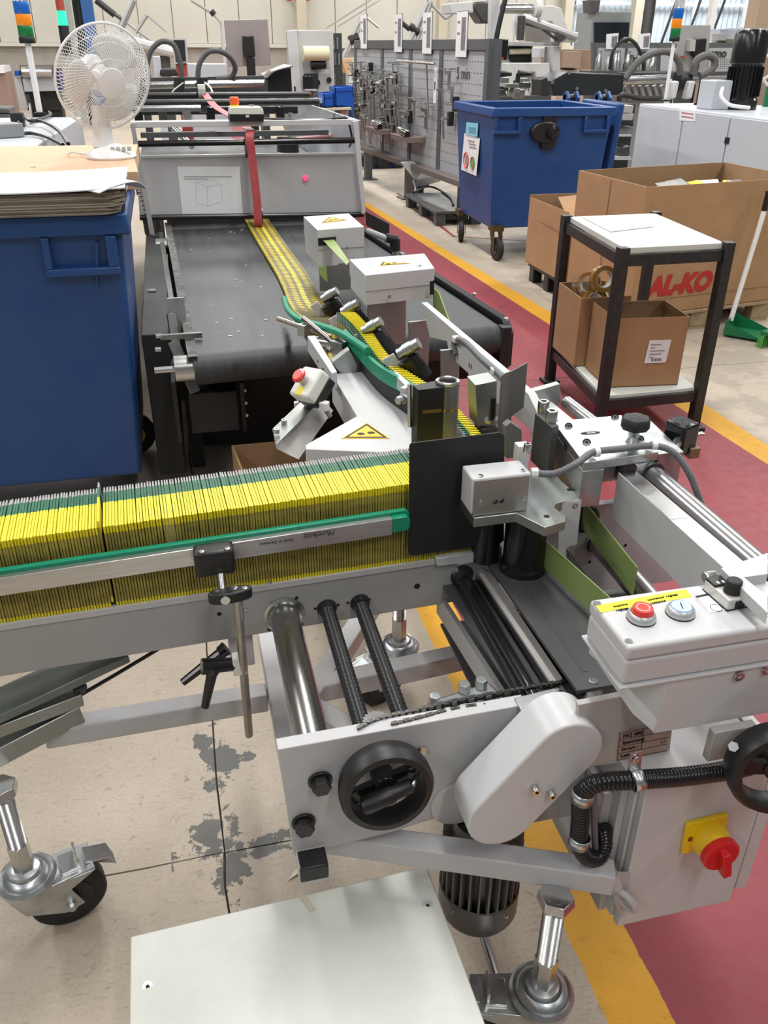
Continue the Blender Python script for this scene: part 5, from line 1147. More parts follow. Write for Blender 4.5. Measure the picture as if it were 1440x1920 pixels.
h0=d0.lerp(d3,.5)+V(0,0,.07); h1=at(1433,395,y=5.00); h2=at(1442,358,y=5.00)
MB().cyl(h0,h1,.0165,14).build('pan_handle',wplas,dp); MB().cyl(h1,h2,.019,14).build('handle_grip',black,dp)
br_=thing('hand_brush','green bristled brush at the right edge in front of the dustpan','brush',at(1432,645,z=0))
c=at(1436,632,z=.06); MB().obx(c+V(.03,0,.03),(.06,.02,0),(-.01,.03,0),(0,0,.012)).build('brush_back',gplas,br_)
random.seed(2); bb_=MB()
for k in range(110):
    o_=V(random.uniform(-.04,.09),random.uniform(-.03,.03),0); bb_.cyl(c+o_*.8+V(0,0,.02),c+o_*1.25+V(-.01,-.01,-.058),.0022,3)
bb_.build('bristles',mat('bristle_green',(.06,.30,.04),.6),br_,kind='stuff')
rb=thing('waste_container','blue four-wheeled waste container with posters and black lock, by the red aisle','bin',(3.23,7.85,0))
body=bin_(rb,2.66,3.79,7.32,8.40,1.25,.27)
for k in range(6):
    y=7.48+.145*k; MB().prism([(2.69,y,1.18),(2.69,y+.09,1.18),(2.70,y+.045,1.06)],(.03,0,0)).build('rim_rib',blue,rb)
pp(((1020,215),(1045,212),(1041,278),(1015,280)),7.325,.05,black,'lock_strap',rb,.004)
lk=at(1024,248,y=7.31); MB().prism([lk+V(.135*math.cos(t*.3142),0,.085*math.sin(t*.3142)) for t in range(20)],(0,.06,0)).build('lock_body',black,rb,bev=.015); MB().lathe(lk+V(.06,0,.0),(0,-1,0),[(.06,0),(.055,.02),(.025,.03),(.02,.028)],24).build('lock_button',blackg,rb)
for px in (1062,1122):
    q=at(px,190,y=8.4); 
    for s in (0,.10): MB().prism([q+V(s,0,-.08),q+V(s,.10,-.06),q+V(s,.10,.06),q+V(s,.03,.09),q+V(s,-.04,.03)],(.025,0,0)).build('lid_hinge',blue,rb,bev=.005)
    MB().cyl(q+V(0,.05,.03),q+V(.13,.05,.03),.03,14).build('hinge_pin',black,rb)
MB().prism([(3.86,7.45,1.27),(3.86,8.2,1.27),(3.86,8.1,.55),(3.86,7.55,.55)],(.07,0,0)).build('lifting_arm',blue,rb,bev=.02)
for x,y,a in ((2.80,7.42,-1.5),(2.76,8.28,-1.9),(3.62,7.45,-1.3),(3.62,8.25,-1.3)): bin_castor(rb,x,y-.0,.27,a)
def side_card(pts,X,mt,name,par): return MB().prism([at(*q,x=X) for q in pts],(-.002,0,0)).build(name,mt,par)
cc=side_card(((875,229),(897,231),(895,257),(873,252)),2.685,cyan,'cyan_notice',rb); pcd=side_card(((871,250),(900,260),(893,330),(865,318)),2.69,paper,'paper_notice',rb)
for k in range(3): MB().prism([at(*q,x=2.682) for q in ((879,238+4*k),(892,239.5+4*k),(892,241+4*k),(879,239.5+4*k))],(-.002,0,0)).build('notice_line',mat('print_teal',(.1,.3,.38),.6),cc)
for k,(a_,b_) in enumerate(((877,262),(879,267),(880,272))): MB().prism([at(*q,x=2.687) for q in ((a_,b_+k),(a_+13,b_+3+k),(a_+13,b_+5+k),(a_,b_+2+k))],(-.002,0,0)).build('notice_line',mat('print_grey',(.25,.25,.25),.7),pcd)
q=at(874,300,x=2.686); MB().torus(q,(-1,0,0),.065,.008,28,4).build('prohibition_ring',mat('sign_red',(.6,.05,.05),.5),pcd); MB().obx(q,(.001,0,0),(0,.025,0),(0,0,.04)).build('figure_mark',mat('print_grey',(.25,.25,.25),.7),pcd)
q=at(886,306,x=2.686); MB().torus(q,(-1,0,0),.055,.006,28,4).build('green_ring',mat('sign_green',(.08,.3,.08),.5),pcd); MB().obx(q,(.001,0,0),(0,.038,0),(0,0,.05)).build('picture_mark',mat('photo_brown',(.28,.22,.10),.6),pcd)
for nm,(a_,b_) in (('trim_2',((745,362),(852,444))),('trim_3',((850,443),(985,452)))):
    p_,q_=at(*a_,z=.0006),at(*b_,z=.0006); s_=(q_-p_).cross(V(0,0,1)).normalized()*.018
    o=MB().prism([p_-s_,q_-s_,q_+s_,p_+s_],(0,0,.0008)).build(nm,mat('thin_red_floor_line',(.30,.04,.045),.6,0,.3,30)); o['kind']='structure'
# dark pallet and kit under the tool board
p3=thing('grey_pallet','dark grey plastic pallet on the floor under the tool board','pallet',(2.9,9.7,0))
bx((2.72,3.25,9.05,10.35,.12,.15),slate,'pallet_deck',p3,.004)
for y in (9.06,9.65,10.24):
    for x in (2.73,3.13): bx((x,x+.11,y,y+.11,0,.12),slate,'pallet_foot',p3,.006)
o=MB().tube([at(775,362,z=.17),at(800,350,z=.2),at(822,355,z=.17),at(845,372,z=.16),at(850,385,z=.16)],.012,8,6).build('black_cable',black); tag(o,'black cable lying across the dark grey pallet','cable')
# ------------------------------------------------------------ tool board
TA=V(2.74,13.3,0);TB=V(3.10,8.75,0); td=(TB-TA).normalized(); tn=V(-td.y,td.x,0); tn=-tn if tn.x>0 else tn
def tq(s,z,o=0): return TA+td*s+V(0,0,z)+tn*o
TL=(TB-TA).length
tbd=thing('tool_board','long grey perforated tool board on posts, right of the hopper machine','board',tq(TL/2,0))
def tbx(s0,s1,z0,z1,o0,o1,mt,name,par=None,bev=0): return MB().prism([tq(s0,z0,o0),tq(s1,z0,o0),tq(s1,z1,o0),tq(s0,z1,o0)],tn*(o1-o0)).build(name,mt,par or tbd,bev)
tbx(0,TL,1.66,1.76,-.05,.02,frameg,'top_rail',bev=.005); tbx(0,TL,.40,.46,-.02,.14,mat('brown_grey_ledge',(.17,.15,.14),.5,.3),'bottom_ledge',bev=.004)
pw=(0,1.25,2.35,3.35,TL)
for i in range(4):
    s0,s1=pw[i],pw[i+1]; pnl=tbx(s0+.04,s1-.04,.46,1.66,-.03,0,boardg,'board_panel')
    hh=MB()
    for r_ in range(11):
        for c_ in range(int((s1-s0)/.075)): hh.add([tq(s0+.08+.075*c_,.56+.1*r_,.0012),tq(s0+.11+.075*c_,.56+.1*r_,.0012),tq(s0+.11+.075*c_,.566+.1*r_,.0012),tq(s0+.08+.075*c_,.566+.1*r_,.0012)],[(0,1,2,3)])
    hh.build('punched_slots',dark,pnl,kind='stuff')
for s in pw: tbx(s-.05,s+.05,.42,1.70,-.04,.012,frameg,'board_post')
tbx(TL-.01,TL+.05,.42,1.76,-.12,.02,frameg,'end_post')
for s in (.55,2.35,4.1): tbx(s-.05,s+.05,0,.42,-.06,.04,mat('post_grey',(.12,.12,.12),.5,.4),'board_leg'); tbx(s-.12,s+.12,0,.015,-.12,.12,slate,'leg_foot')
for k,(s,z0) in enumerate(((.5,1.66),(1.95,1.63),(2.95,1.62),(3.95,1.60))):
    o=thing('info_card','white picture card atop the tool board, %s'%('first from the far end','second from the far end','third from the far end','nearest one')[k],'card',tq(s,z0,.04),'info cards on the tool board')
    tbx(s-.14,s+.14,z0,z0+.40,.025,.032,paper,'card_sheet',o); tbx(s-.145,s+.145,z0-.005,z0+.405,.020,.0245,slate,'card_back',o); tbx(s+.0,s+.11,z0+.06,z0+.35,.033,.034,mat('photo_grey',(.26,.24,.26),.5,0,.5,30),'card_picture',o)
    for j in range(2): tbx(s-.11,s-.04,z0+.30-.1*j,z0+.32-.1*j,.033,.034,mat('print_grey',(.25,.25,.25),.7),'card_line',o)
random.seed(31)
G='steel tools hung on the grey tool board'
ordn=('far left','second','third','nearest')
def tool(kind,s,z,par_lab):
    o=thing(kind,par_lab,'tool',tq(s,z-.1,.02),G); return o
cnt_={}
for k in range(84):
    i=random.choice((0,0,0,0,1,1,1,1,2,3)); s=random.uniform(pw[i]+.12,pw[i+1]-.12); 
    if s>4.0: s=3.5+random.random()*.5
    z=random.uniform(.78,1.52); r_=random.random(); nm=ordn[i]
    if r_<.4:
        L=random.uniform(.15,.5); o=tool('steel_rod',s,z,'long steel rod hanging from a hook on the %s panel of the tool board'%nm)
        MB().cyl(tq(s,z,.01),tq(s,z,.16),.008,8).build('rod_hook',steel,o); MB().cyl(tq(s,z+.01,.09),tq(s+.03,max(.5,z-L),.07),.013,10).build('rod_shank',steel,o)
    elif r_<.75:
        o=tool('steel_bracket',s,z,'bright steel bracket hung on the %s panel of the tool board'%nm); L=random.uniform(.08,.2)
        MB().cyl(tq(s,z,.0),tq(s,z,.20),.007,8).build('bracket_hook',steel,o); tbx(s-L*.5,s+L*.5,z-.05,z-.01,.10,.13,steel,'bracket_arm',o,.003); tbx(s-.02,s+.02,z-L*1.3,z-.03,.09,.11,zincp,'bracket_blade',o,.002)
    else:
        o=tool('black_clamp',s,z,'small black and steel clamp hung on the %s panel of the tool board'%nm)
        tbx(s-.03,s+.03,z-.12,z+.02,.03,.09,black,'clamp_body',o,.006); MB().cyl(tq(s-.01,z-.05,.06),tq(s-.01,z-.05,.17),.012,10).build('clamp_screw',steel,o)
def tbar(pts,Y0,lab,nm='steel_bar'): pass
o=tool('rod_frame',2.9,1.5,'wide steel rod frame across the two middle panels of the tool board')
MB().cyl(tq(2.25,1.54,.14),tq(3.5,1.53,.14),.014,10).build('frame_bar',steel,o); MB().cyl(tq(2.7,1.53,.12),tq(2.7,.98,.08),.010,10).build('frame_leg',steel,o); MB().cyl(tq(3.2,1.53,.12),tq(3.2,.98,.08),.010,10).build('frame_leg',steel,o)
o=tool('white_template',3.45,1.45,'white slotted template strip hanging beside the steel rod frame'); tbx(3.40,3.48,1.15,1.50,.10,.105,paper,'template_strip',o); tbx(3.425,3.455,1.28,1.36,.106,.107,dark,'template_slot',o)
for s,m_ in ((1.55,0),(2.62,1)):
    o=tool('tool_tray',s,.75,('brown folded tray with chrome rollers on the second panel','brown folded tray with black and chrome rollers on the third panel')[m_])
    tbx(s-.3,s+.3,.70,.76,.0,.24,mat('tray_brown',(.24,.19,.17),.5,.3),'tray_body',o,.004)
    MB().cyl(tq(s-.25,.80,.14),tq(s+.2,.79,.16),.04,12).build('chrome_roller',chrome,o); MB().cyl(tq(s+.0,.80,.20),tq(s+.28,.79,.22),.035,12).build('black_roller',blackg,o)
o=tool('column_stack',.15,1.0,'bundle of grey steel columns at the far left end of the tool board')
for k in range(4): MB().cyl(tq(.05+.11*k,.62,.12+.04*(k%2)),tq(.05+.11*k,1.12,.12+.04*(k%2)),.04,10).build('steel_column',zincp,o)
text('5 min',.16,tq(3.80,1.40,.006),td,(0,0,1),dsteel,tbd,name='board_lettering')
# machine parts stored under the tool board
o=thing('machine_bracket','pale angled machine bracket standing on the floor under the tool board','part',at(780,345,z=0))
pp(((752,305),(775,302),(815,335),(800,352),(785,345)),10.5,.05,lgrey,'bracket_plate',o,.004); pp(((775,338),(825,330),(826,340),(780,352)),10.45,.05,steel,'bracket_rod',o); stand(783,795,345,10.5,.08,dsteel,'bracket_foot',o)
# ------------------------------------------------------------ white cabinet on the right with tower and motor
wcab=thing('white_cabinet','long white machine cabinet with grey doors behind the large carton','cabinet',(5.2,7.2,0))
bx((4.69,5.75,5.0,8.60,.02,1.20),offw,'cabinet_body',wcab,.006)
for y0,y1 in ((7.72,8.56),(6.98,7.71),(6.10,6.97),(5.1,6.09)): bx((4.665,4.69,y0+.006,y1-.006,.05,1.185),offw,'cabinet_door',wcab,.003)
bx((4.655,4.668,6.93,6.99,.98,1.03),black,'door_latch',wcab,.003)
pn_=side_card(((1275,205),(1305,209),(1304,228),(1274,226)),4.663,paper,'white_notice',wcab)
for k in range(2): MB().prism([at(*q,x=4.660) for q in ((1278,210+7*k),(1300,213+7*k),(1300,215+7*k),(1278,212+7*k))],(-.002,0,0)).build('notice_line',mat('print_red',(.5,.15,.2),.7),pn_)
def tower(px,pyb,zb,lab,Rr,y=None,ptop=None):
    b=at(px,pyb,z=zb) if y is None else at(px,pyb,y=y); o=thing('signal_tower',lab,'signal light',b)
    return o,b
def mk_tower(o,b,segs,pr=.018):
    MB().lathe(b,(0,0,1),[(.05,0),(.05,.015),(.02,.02)],18).build('tower_foot',black,o); MB().cyl(b,b+V(0,0,segs[0][0]),pr,14).build('tower_pole',wplas,o)
    for z0,z1,m_,r_ in segs: MB().lathe(b+V(0,0,z0),(0,0,1),[(r_*.96,0),(r_,.005),(r_,z1-z0-.006),(r_*.96,z1-z0)],22).build('tower_segment',m_,o)
o,b=tower(1247,190,1.2,'signal tower with blue, orange and green lights on the white cabinet',.05)
sc_=scale=(b-CAM).dot(FW)/F
mk_tower(o,b,[((190-92)*sc_,(190-85)*sc_,black,.052),((190-85)*sc_,(190-71)*sc_,lensg,.050),((190-71)*sc_,(190-56)*sc_,lenso,.050),((190-56)*sc_,(190-40)*sc_,lensb,.052),((190-40)*sc_,(190-27)*sc_,clear,.050),((190-27)*sc_,(190-24)*sc_,black,.052)])
o,b=tower(75,214,1.15,'signal tower with blue, orange and green lights behind the white fan',.05); sc_=(b-CAM).dot(FW)/F
mk_tower(o,b,[((214-98)*sc_,(214-88)*sc_,black,.066),((214-88)*sc_,(214-70)*sc_,lensg,.062),((214-70)*sc_,(214-52)*sc_,lenso,.062),((214-52)*sc_,(214-33)*sc_,lensb,.064),((214-33)*sc_,(214-16)*sc_,clear,.062),((214-16)*sc_,(214-13)*sc_,black,.068)],.026)
mo_=thing('black_motor','tall black finned motor standing on the white cabinet at right','motor',at(1385,205,z=1.2)); b=ORG[mo_.name]; sc_=(b-CAM).dot(FW)/F
MB().lathe(b,(0,0,1),[(.15,0),(.15,.08),(.135,.10),(.135,.36),(.15,.38),(.15,.60),(.13,.64),(.05,.65)],30).build('motor_body',blackg,mo_)
for k in range(24): a=k*math.pi/12; MB().obx(b+V(math.cos(a)*.14,math.sin(a)*.14,.23),V(math.cos(a)*.014,math.sin(a)*.014,0),V(-math.sin(a)*.003,math.cos(a)*.003,0),(0,0,.12)).build('motor_fin',blackg,mo_)
bx((b.x-.32,b.x-.14,b.y-.05,b.y+.2,b.z,b.z+.24),offw,'terminal_box',mo_,.01)
o=MB().tube([at(1355,165,y=b.y-.2),at(1352,180,y=b.y-.25),at(1365,195,y=b.y-.3),at(1385,200,y=b.y-.35),at(1405,202,y=b.y-.35)],.016,8,6).build('white_hose',wplas); tag(o,'white hose curling below the black motor on the cabinet','hose')
o=MB().tube([at(1440,105,y=b.y),at(1425,112,y=b.y),at(1425,140,y=b.y),at(1440,160,y=b.y)],.014,8,6).tube([at(1415,168,y=b.y),at(1430,150,y=b.y),at(1445,140,y=b.y)],.012,8,6).build('white_cable',cream); tag(o,'pale looping cable at the right edge beside the black motor','cable')
o=MB().lathe(at(1306,197,z=1.2),(0,0,1),[(.03,0),(.028,.02),(.012,.03),(.010,.22),(.006,.24)],12).build('antenna',black); tag(o,'short black antenna on top of the white cabinet','antenna')
o=thing('green_valve','green tubular valve at the right edge behind the black motor','valve',at(1438,200,z=1.2)); q=ORG[o.name]
MB().cyl(q,q+V(0,0,.45),.045,16).build('valve_tube',gplas,o); MB().cyl(q+V(0,0,.45),q+V(0,0,.50),.03,12).build('valve_cap',greend,o)
# ------------------------------------------------------------ left background: machine cabinet with sockets, distant printer
lc=thing('grey_cabinet','low grey machine cabinet with power plugs left of the fan','cabinet',(-1.3,6.5,0))
MB().prism([(-2.3,5.0,0),(-.82,5.0,0),(-.68,8.35,0),(-2.3,8.35,0)],(0,0,1.15)).build('cabinet_body',offw,lc,bev=.01)
ps=thing('power_strip','grey socket strip with red switch on the low grey cabinet','socket strip',at(12,258,z=1.15)); q=ORG[ps.name]
MB().obx(q+V(-.02,0,.045),(.10,.06,0),(-.04,.06,0),(0,0,.042)).build('strip_body',mat('mid_grey_plastic',(.25,.26,.27),.5),ps,bev=.006); MB().obx(q+V(.0,-.06,.05),(.03,.015,0),(0,.004,0),(0,0,.022)).build('red_switch',mat('lit_red',(.8,.02,.02),.3,emit=.6),ps)
pg=thing('power_plug','black power plug with cables on the low grey cabinet','plug',at(36,238,z=1.15)); q=ORG[pg.name]
MB().obx(q+V(0,0,.05),(.045,0,0),(0,.05,0),(0,0,.05)).build('plug_body',black,pg,bev=.01)
for k,P in enumerate((((35,232),(36,214),(45,218),(55,226),(80,228),(110,245),(128,270)),((60,228),(56,200),(52,178)),((62,226),(80,222),(95,215),(92,210)),((28,252),(60,250),(90,258),(118,272)))):
    o=MB().tube([at(a,b,z=1.17+(.02 if k==0 else 0)) if b>205 else at(a,b,y=8.3) for a,b in P],.012,8,6).build('power_cable',black); tag(o,'black cable %s the low grey cabinet'%('curling from the plug across','rising upright behind','looping at the back of','stretched across the front of')[k],'cable')
dp_=thing('printing_machine','small distant printing machine against the back wall at far left','machine',at(70,205,z=0)); Yd=24
pp(((26,145),(38,143),(52,203),(38,204)),Yd,1.0,lgrey,'side_frame',dp_); pp(((36,122),(100,122),(104,142),(40,142)),Yd,.8,mat('printer_brown',(.16,.14,.11),.5),'roller_unit',dp_); pp(((42,148),(102,146),(108,170),(46,172)),Yd-.1,.9,offw,'front_hood',dp_); pp(((46,172),(108,170),(112,206),(52,207)),Yd+.2,.9,blackm,'lower_base',dp_); stand(52,112,180,Yd+.3,.7,blackm,'base_box',dp_); pp(((100,128),(110,128),(115,172),(108,174)),Yd,.8,navy,'blue_side',dp_); pp(((27,133),(36,132),(37,142),(28,143)),Yd-.1,.3,blueb,'blue_cap',dp_)
MB().cyl(at(42,135,y=Yd-.2),at(98,135,y=Yd-.2),.12,14).build('print_roller',steel,dp_)
o=thing('crate_stack','grey crates stacked at the far left edge beside the distant printer','crate',at(5,230,z=0))
for k in range(3): pp(((-20,202+k*11),(16,203+k*11),(19,213+k*11),(-18,212+k*11)),14,.6,slate,'crate',o,.02)
stand(-14,17,235,14.05,.5,slate,'crate_base',o)
o=thing('carton_stack','tall pinkish brown carton stack at the far left edge','box',at(8,205,z=0)); stand(-20,10,135,22,1,mat('rose_carton',(.30,.20,.17),.8),'carton_block',o); pp(((-20,124),(6,123),(9,137),(-16,138)),21.9,1,white,'white_lid',o)
gl=thing('signal_tower','small distant signal tower glowing green at upper left','signal light',at(122,80,y=20)); q=at(122,70,y=20)
MB().cyl(V(q.x,20,0),V(q.x,20,q.z-.3),.05,10).build('tower_pole',greyd,gl); MB().cyl(V(q.x,20,q.z-.3),V(q.x,20,q.z+.2),.10,14).build('tower_base',black,gl); MB().cyl(V(q.x,20,q.z+.2),V(q.x,20,q.z+.45),.085,14).build('green_light',glow,gl); MB().cyl(V(q.x,20,q.z+.45),V(q.x,20,q.z+.7),.08,14).build('red_lens',mat('dull_red',(.35,.05,.03),.4),gl)
o=thing('blue_pole','tall blue pole rising behind the fan','pole',at(165,40,y=22)); p=at(164,20,y=22); bx((p.x-.12,p.x+.12,22,22.3,0,5),mat('pole_blue',(.02,.09,.28),.4),'pole_shaft',o)
o=thing('dark_curtain','dark green-black strip curtain beside the blue pole','curtain',at(145,60,y=23))
for k in range(5): p=at(137+k*4.5,20,y=23); bx((p.x,p.x+.055*1.0,23+.05*(k%2),23.05+.05*(k%2),0,5),mat('curtain_%d'%(k%2),((.012,.02,.015),(.03,.03,.03))[k%2],.5),'curtain_strip',o)
o=thing('tube_frame','pale steel tube frame left of the dark curtain','frame',at(126,60,y=23))
for px in (121,128,157): p=at(px,20,y=22.8); bx((p.x,p.x+.07,22.8,22.87,0,5),mat('pale_green_paint',(.38,.42,.38),.5),'frame_tube',o)
# ------------------------------------------------------------ middle background: cabinet, bins, sheets, machines
cab2=thing('machine_cabinet','tall pale grey machine cabinet with a paper roll and three cans','cabinet',(1.9,11.5,0)); Yc=11
a=at(558,56,y=Yc);b=at(620,56,y=Yc); bx((a.x,b.x+.03,Yc,Yc+1.0,0,a.z),mat('warm_grey_cabinet',(.50,.49,.48),.45,0,.05,3),'cabinet_body',cab2,.01)
pp(((538,58),(557,55),(567,190),(548,190)),Yc-.02,.12,lgrey,'cabinet_door',cab2,.006); pp(((551,162),(554,162),(555,171),(552,171)),Yc-.03,.02,black,'door_latch',cab2)
q0,q1=at(568,100,y=Yc-.12),at(616,100,y=Yc-.12); MB().cyl(q0,q1,.075,20).build('paper_roll',mat('pale_yellow_paper',(.70,.66,.45),.7),cab2); MB().cyl(q1+V(-.2,.05,-.12),q1+V(-.03,.05,-.11),.05,12).build('roll_holder',black,cab2)
pp(((596,131),(617,130),(617,138),(597,139)),Yc-.004,.004,paper,'cabinet_label',cab2)
for px in (575,582.5): 
    q=at(px,167,y=Yc-.1); MB().lathe(q,(0,0,1),[(.045,0),(.045,.13),(.03,.15),(.02,.16)],16).build('spray_can',(blackg if 1 else steel),cab2); MB().cyl(q+V(0,0,.13),q+V(0,0,.135),.047,16).build('can_rim',steel,cab2)
q=at(590,167,y=Yc-.1); MB().box(q.x-.04,q.x+.04,q.y-.04,q.y+.04,q.z,q.z+.16).build('black_can',black,cab2); pp(((572,167),(594,167),(594,170),(572,170)),Yc-.16,.16,grey,'can_shelf',cab2)
for px,py in ((596,155),(617,150)): MB().cyl(at(px,py,y=Yc-.02),at(px,py,y=Yc+.01),.03,12).build('black_knob',black,cab2)
pp(((578,175),(585,172),(584,177),(579,179)),Yc-.1,.05,swy,'yellow_tag',cab2); pp(((586,175),(602,173),(602,184),(587,186)),Yc-.15,.15,slate,'dark_box',cab2,.01)
o=thing('machine_tower','dark slotted machine tower beside the tall pale grey cabinet','machine',at(634,180,y=11.6)); 
stand(622,641,62,11.6,.6,mat('tower_grey',(.07,.072,.075),.4,.4),'tower_body',o)
for k,(px,y0,y1) in enumerate(((625,75,92),(631,70,92),(627,100,122),(634,100,122),(626,138,160))): pp(((px,y0),(px+3,y0),(px+3.5,y1),(px+.5,y1)),11.58,.03,(steel,zincp)[k%2],'tower_slat',o)
wt=thing('bench','pale wooden bench carrying the small blue storage bins','bench',at(640,205,y=9.5)); Yb=9.3
pp(((602,203),(658,201),(660,206),(604,208)),Yb,.7,mat('pale_bench_top',(.62,.54,.40),.6),'bench_top',wt,.004); stand(640,652,208,Yb+.1,.1,mat('pale_bench_top',(.62,.54,.40),.6),'bench_leg',wt); stand(609,617,208,Yb+.1,.1,slate,'bench_leg',wt); stand(655,662,196,Yb+.3,.08,mat('pole_blue',(.02,.09,.28),.4),'blue_post',wt)
for nm,pts,lab in (('storage_bin',((606,176),(626,174),(627,200),(607,201)),'small blue open storage bin on the bench, left one'),('storage_bin',((627,164),(663,162),(664,199),(629,200)),'larger blue storage bin on the bench, right one')):
    o=thing(nm,lab,'bin',at(pts[3][0],pts[3][1],y=Yb+.1)); P=[at(*q,y=Yb+.02) for q in pts]; d_=V(0,.3,0); w_=.012
    MB().prism(P,(0,w_,0)).build('bin_front',blueb,o,bev=.004); MB().prism([p+d_ for p in P],(0,w_,0)).build('bin_back',blueb,o)
    for i in (0,1): MB().prism([P[i],P[i]+d_,P[3-i]+d_,P[3-i]],((w_ if i==0 else -w_),0,0)).build('bin_side',blueb,o)
    MB().prism([P[3],P[2],P[2]+d_,P[3]+d_],(0,0,.01)).build('bin_bottom',blueb,o); pp(((pts[0][0]+3,pts[0][1]+5),(pts[1][0]-4,pts[1][1]+5),(pts[1][0]-4,pts[1][1]+8),(pts[0][0]+3,pts[0][1]+8)),Yb+.012,.01,blueb,'label_slot',o)
o=thing('plastic_tray','flat white tray on the bench left of the blue bins','tray',at(580,192,y=9.4)); pp(((557,189),(605,186),(606,194),(560,194)),9.45,.3,white,'tray_body',o,.006); pp(((590,186),(606,186),(606,193),(590,194)),9.4,.15,mat('pale_blue',(.35,.48,.68),.5),'blue_pad',o); stand(560,598,194,9.5,.2,slate,'tray_stand',o)
# curved white sheets and navy truck behind the board
o=thing('curved_sheets','pair of tall curved pale sheets standing left of the tool board','sheet',at(660,182,y=14.5)); Yq=14.8
for a_,b_ in ((((663,107),(675,107),(667,150),(664,184),(652,184),(656,140)),0),(((676,107),(689,106),(684,140),(677,184),(665,184),(668,150)),1)): pp(a_,Yq+b_*.05,.03,mat('pale_sheet_metal',(.58,.62,.70),.45),'curved_sheet',o)
stand(650,690,183,14.95,.3,slate,'sheet_stand',o); pp(((688,134),(697,134),(697,166),(684,166)),15,.3,mat('shelf_brown',(.25,.17,.11),.7),'brown_shelf',o); pp(((640,110),(690,108),(690,136),(650,138)),15.6,.3,mat('pale_orange_card',(.60,.40,.22),.8),'orange_card',o)
nv=thing('pallet_truck','dark blue pallet truck body seen under the tool board','truck',at(720,300,z=0)); Yn=13.9
pp(((682,289),(750,289),(753,318),(686,318)),Yn,.8,navy,'truck_body',nv,.02); pp(((680,278),(748,282),(750,290),(682,289)),Yn+.05,.7,offw,'truck_deck',nv,.01)
for px in (690,718,747): q=at(px,315,y=Yn); MB().cyl(V(q.x,Yn-.05,.12),V(q.x,Yn+.12,.12),.12,18).build('truck_wheel',bsw,nv)
# linkage arms (steel bars of the machines behind)
def arms(name,lab,segs,Y,foot=None):
    o=thing(name,lab,'machine arm',V(at(segs[0][0],segs[0][1],y=Y).x,Y,0))
    for x0,y0,x1,y1,r,mt in segs: MB().cyl(at(x0,y0,y=Y),at(x1,y1,y=Y),r,10).build('arm_bar',mt,o)
    if foot: stand(foot[0],foot[1],foot[2],Y+.1,.3,foot[3] if len(foot)>3 else slate,'arm_base',o)
    return o
am=mat('arm_grey',(.40,.40,.40),.4,.5)
arms('linkage_arm','long steel linkage arm with black grip above the white fan',[(180,0,215,28,.045,black),(200,15,232,38,.03,dsteel),(232,38,286,78,.022,am),(250,0,224,58,.05,am),(254,62,276,28,.025,am),(276,28,312,60,.012,am),(240,75,330,100,.07,lgrey)],14,(300,318,104))
arms('linkage_arm','thin sloping steel rod high on the back wall left of the square panel',[(358,0,398,25,.03,am),(398,25,416,44,.022,am),(396,20,402,28,.06,black)],20,(414,419,44,lgrey))
arms('linkage_arm','slanted steel twin arm between the pale cabinet and the tool board',[(640,115,680,27,.035,am),(645,112,687,27,.03,am),(680,27,710,52,.02,am),(655,77,672,70,.08,black),(672,82,700,108,.03,am)],16.5,(636,648,112))
arms('linkage_arm','slanted steel twin arm behind the picture cards of the tool board',[(768,78,802,5,.045,am),(780,82,808,3,.04,am),(804,3,835,35,.025,am),(835,35,858,18,.03,am),(768,48,785,62,.06,black),(750,40,768,55,.04,black)],16,(765,785,80))
o=arms('truss','thin steel truss rods crossing high on the back wall',[(612,52,695,0,.02,am),(634,50,712,0,.016,am)],26,(611,613,52,lgrey))
o=thing('signal_tower','small distant signal tower glowing green behind the picture cards','signal light',V(at(796,60,y=18).x,18,0)); q=at(796,50,y=18); MB().cyl(V(q.x,18,0),V(q.x,18,q.z-.1),.05,10).build('tower_pole',greyd,o); MB().cyl(q-V(0,0,.08),q+V(0,0,.1),.07,12).build('green_light',glow,o); MB().cyl(q+V(0,0,.1),q+V(0,0,.25),.06,12).build('red_lens',mat('dull_red',(.35,.05,.03),.4),o)
# monitor and red tray behind the hoses
o=thing('monitor','black screen with grey frame behind the looping hoses','screen',V(at(342,110,y=13).x,13,0)); pp(((322,72),(350,72),(353,118),(328,120)),13,.06,lgrey,'screen_frame',o); pp(((325,75),(346,75),(349,115),(330,116)),12.98,.03,black,'screen_panel',o); stand(330,352,118,13.05,.4,mat('dull_red',(.35,.05,.03),.4),'screen_stand',o)
o=thing('white_machine_box','white machine covers behind the looping hoses','machine',V(at(375,130,y=12).x,12,0)); stand(286,300,106,12,.5,offw,'cover_box',o); stand(352,425,120,12.2,.5,offw,'cover_box',o); pp(((300,130),(330,128),(336,142),(300,143)),11.9,.4,blackm,'dark_unit',o,.02)
# white machine behind the blue container (900-1080)
wm=thing('folding_machine','tall white folding machine with long arm behind the blue container','machine',(6.0,13.0,0)); Y=12.5
wf=mat('white_machine_paint',(.62,.62,.60),.4,0,.05,3)
pp(((921,-20),(938,-20),(932,185),(917,185)),10.4,.10,lgrey,'machine_column',wm,.004)
MB().tube([at(950,-10,y=10.3),at(942,20,y=10.3),at(932,65,y=10.3),at(930,85,y=10.3)],.03,8,5).build('black_duct',black,wm)
pp(((844,6),(886,2),(888,24),(846,26)),10.6,.35,wf,'control_head',wm,.01); pp(((888,4),(918,2),(918,44),(905,44),(890,20)),10.8,.3,dsteel,'head_motor',wm,.02)
MB().cyl(at(940,16,y=10.6),at(1010,16,y=10.6),.05,16).build('tubular_arm',steel,wm); MB().cyl(at(1002,16,y=10.55),at(1012,16,y=10.55),.09,16).build('arm_collar',wf,wm); pp(((1005,20),(1010,20),(1016,42),(1012,42)),10.6,.05,lgrey,'arm_strut',wm)
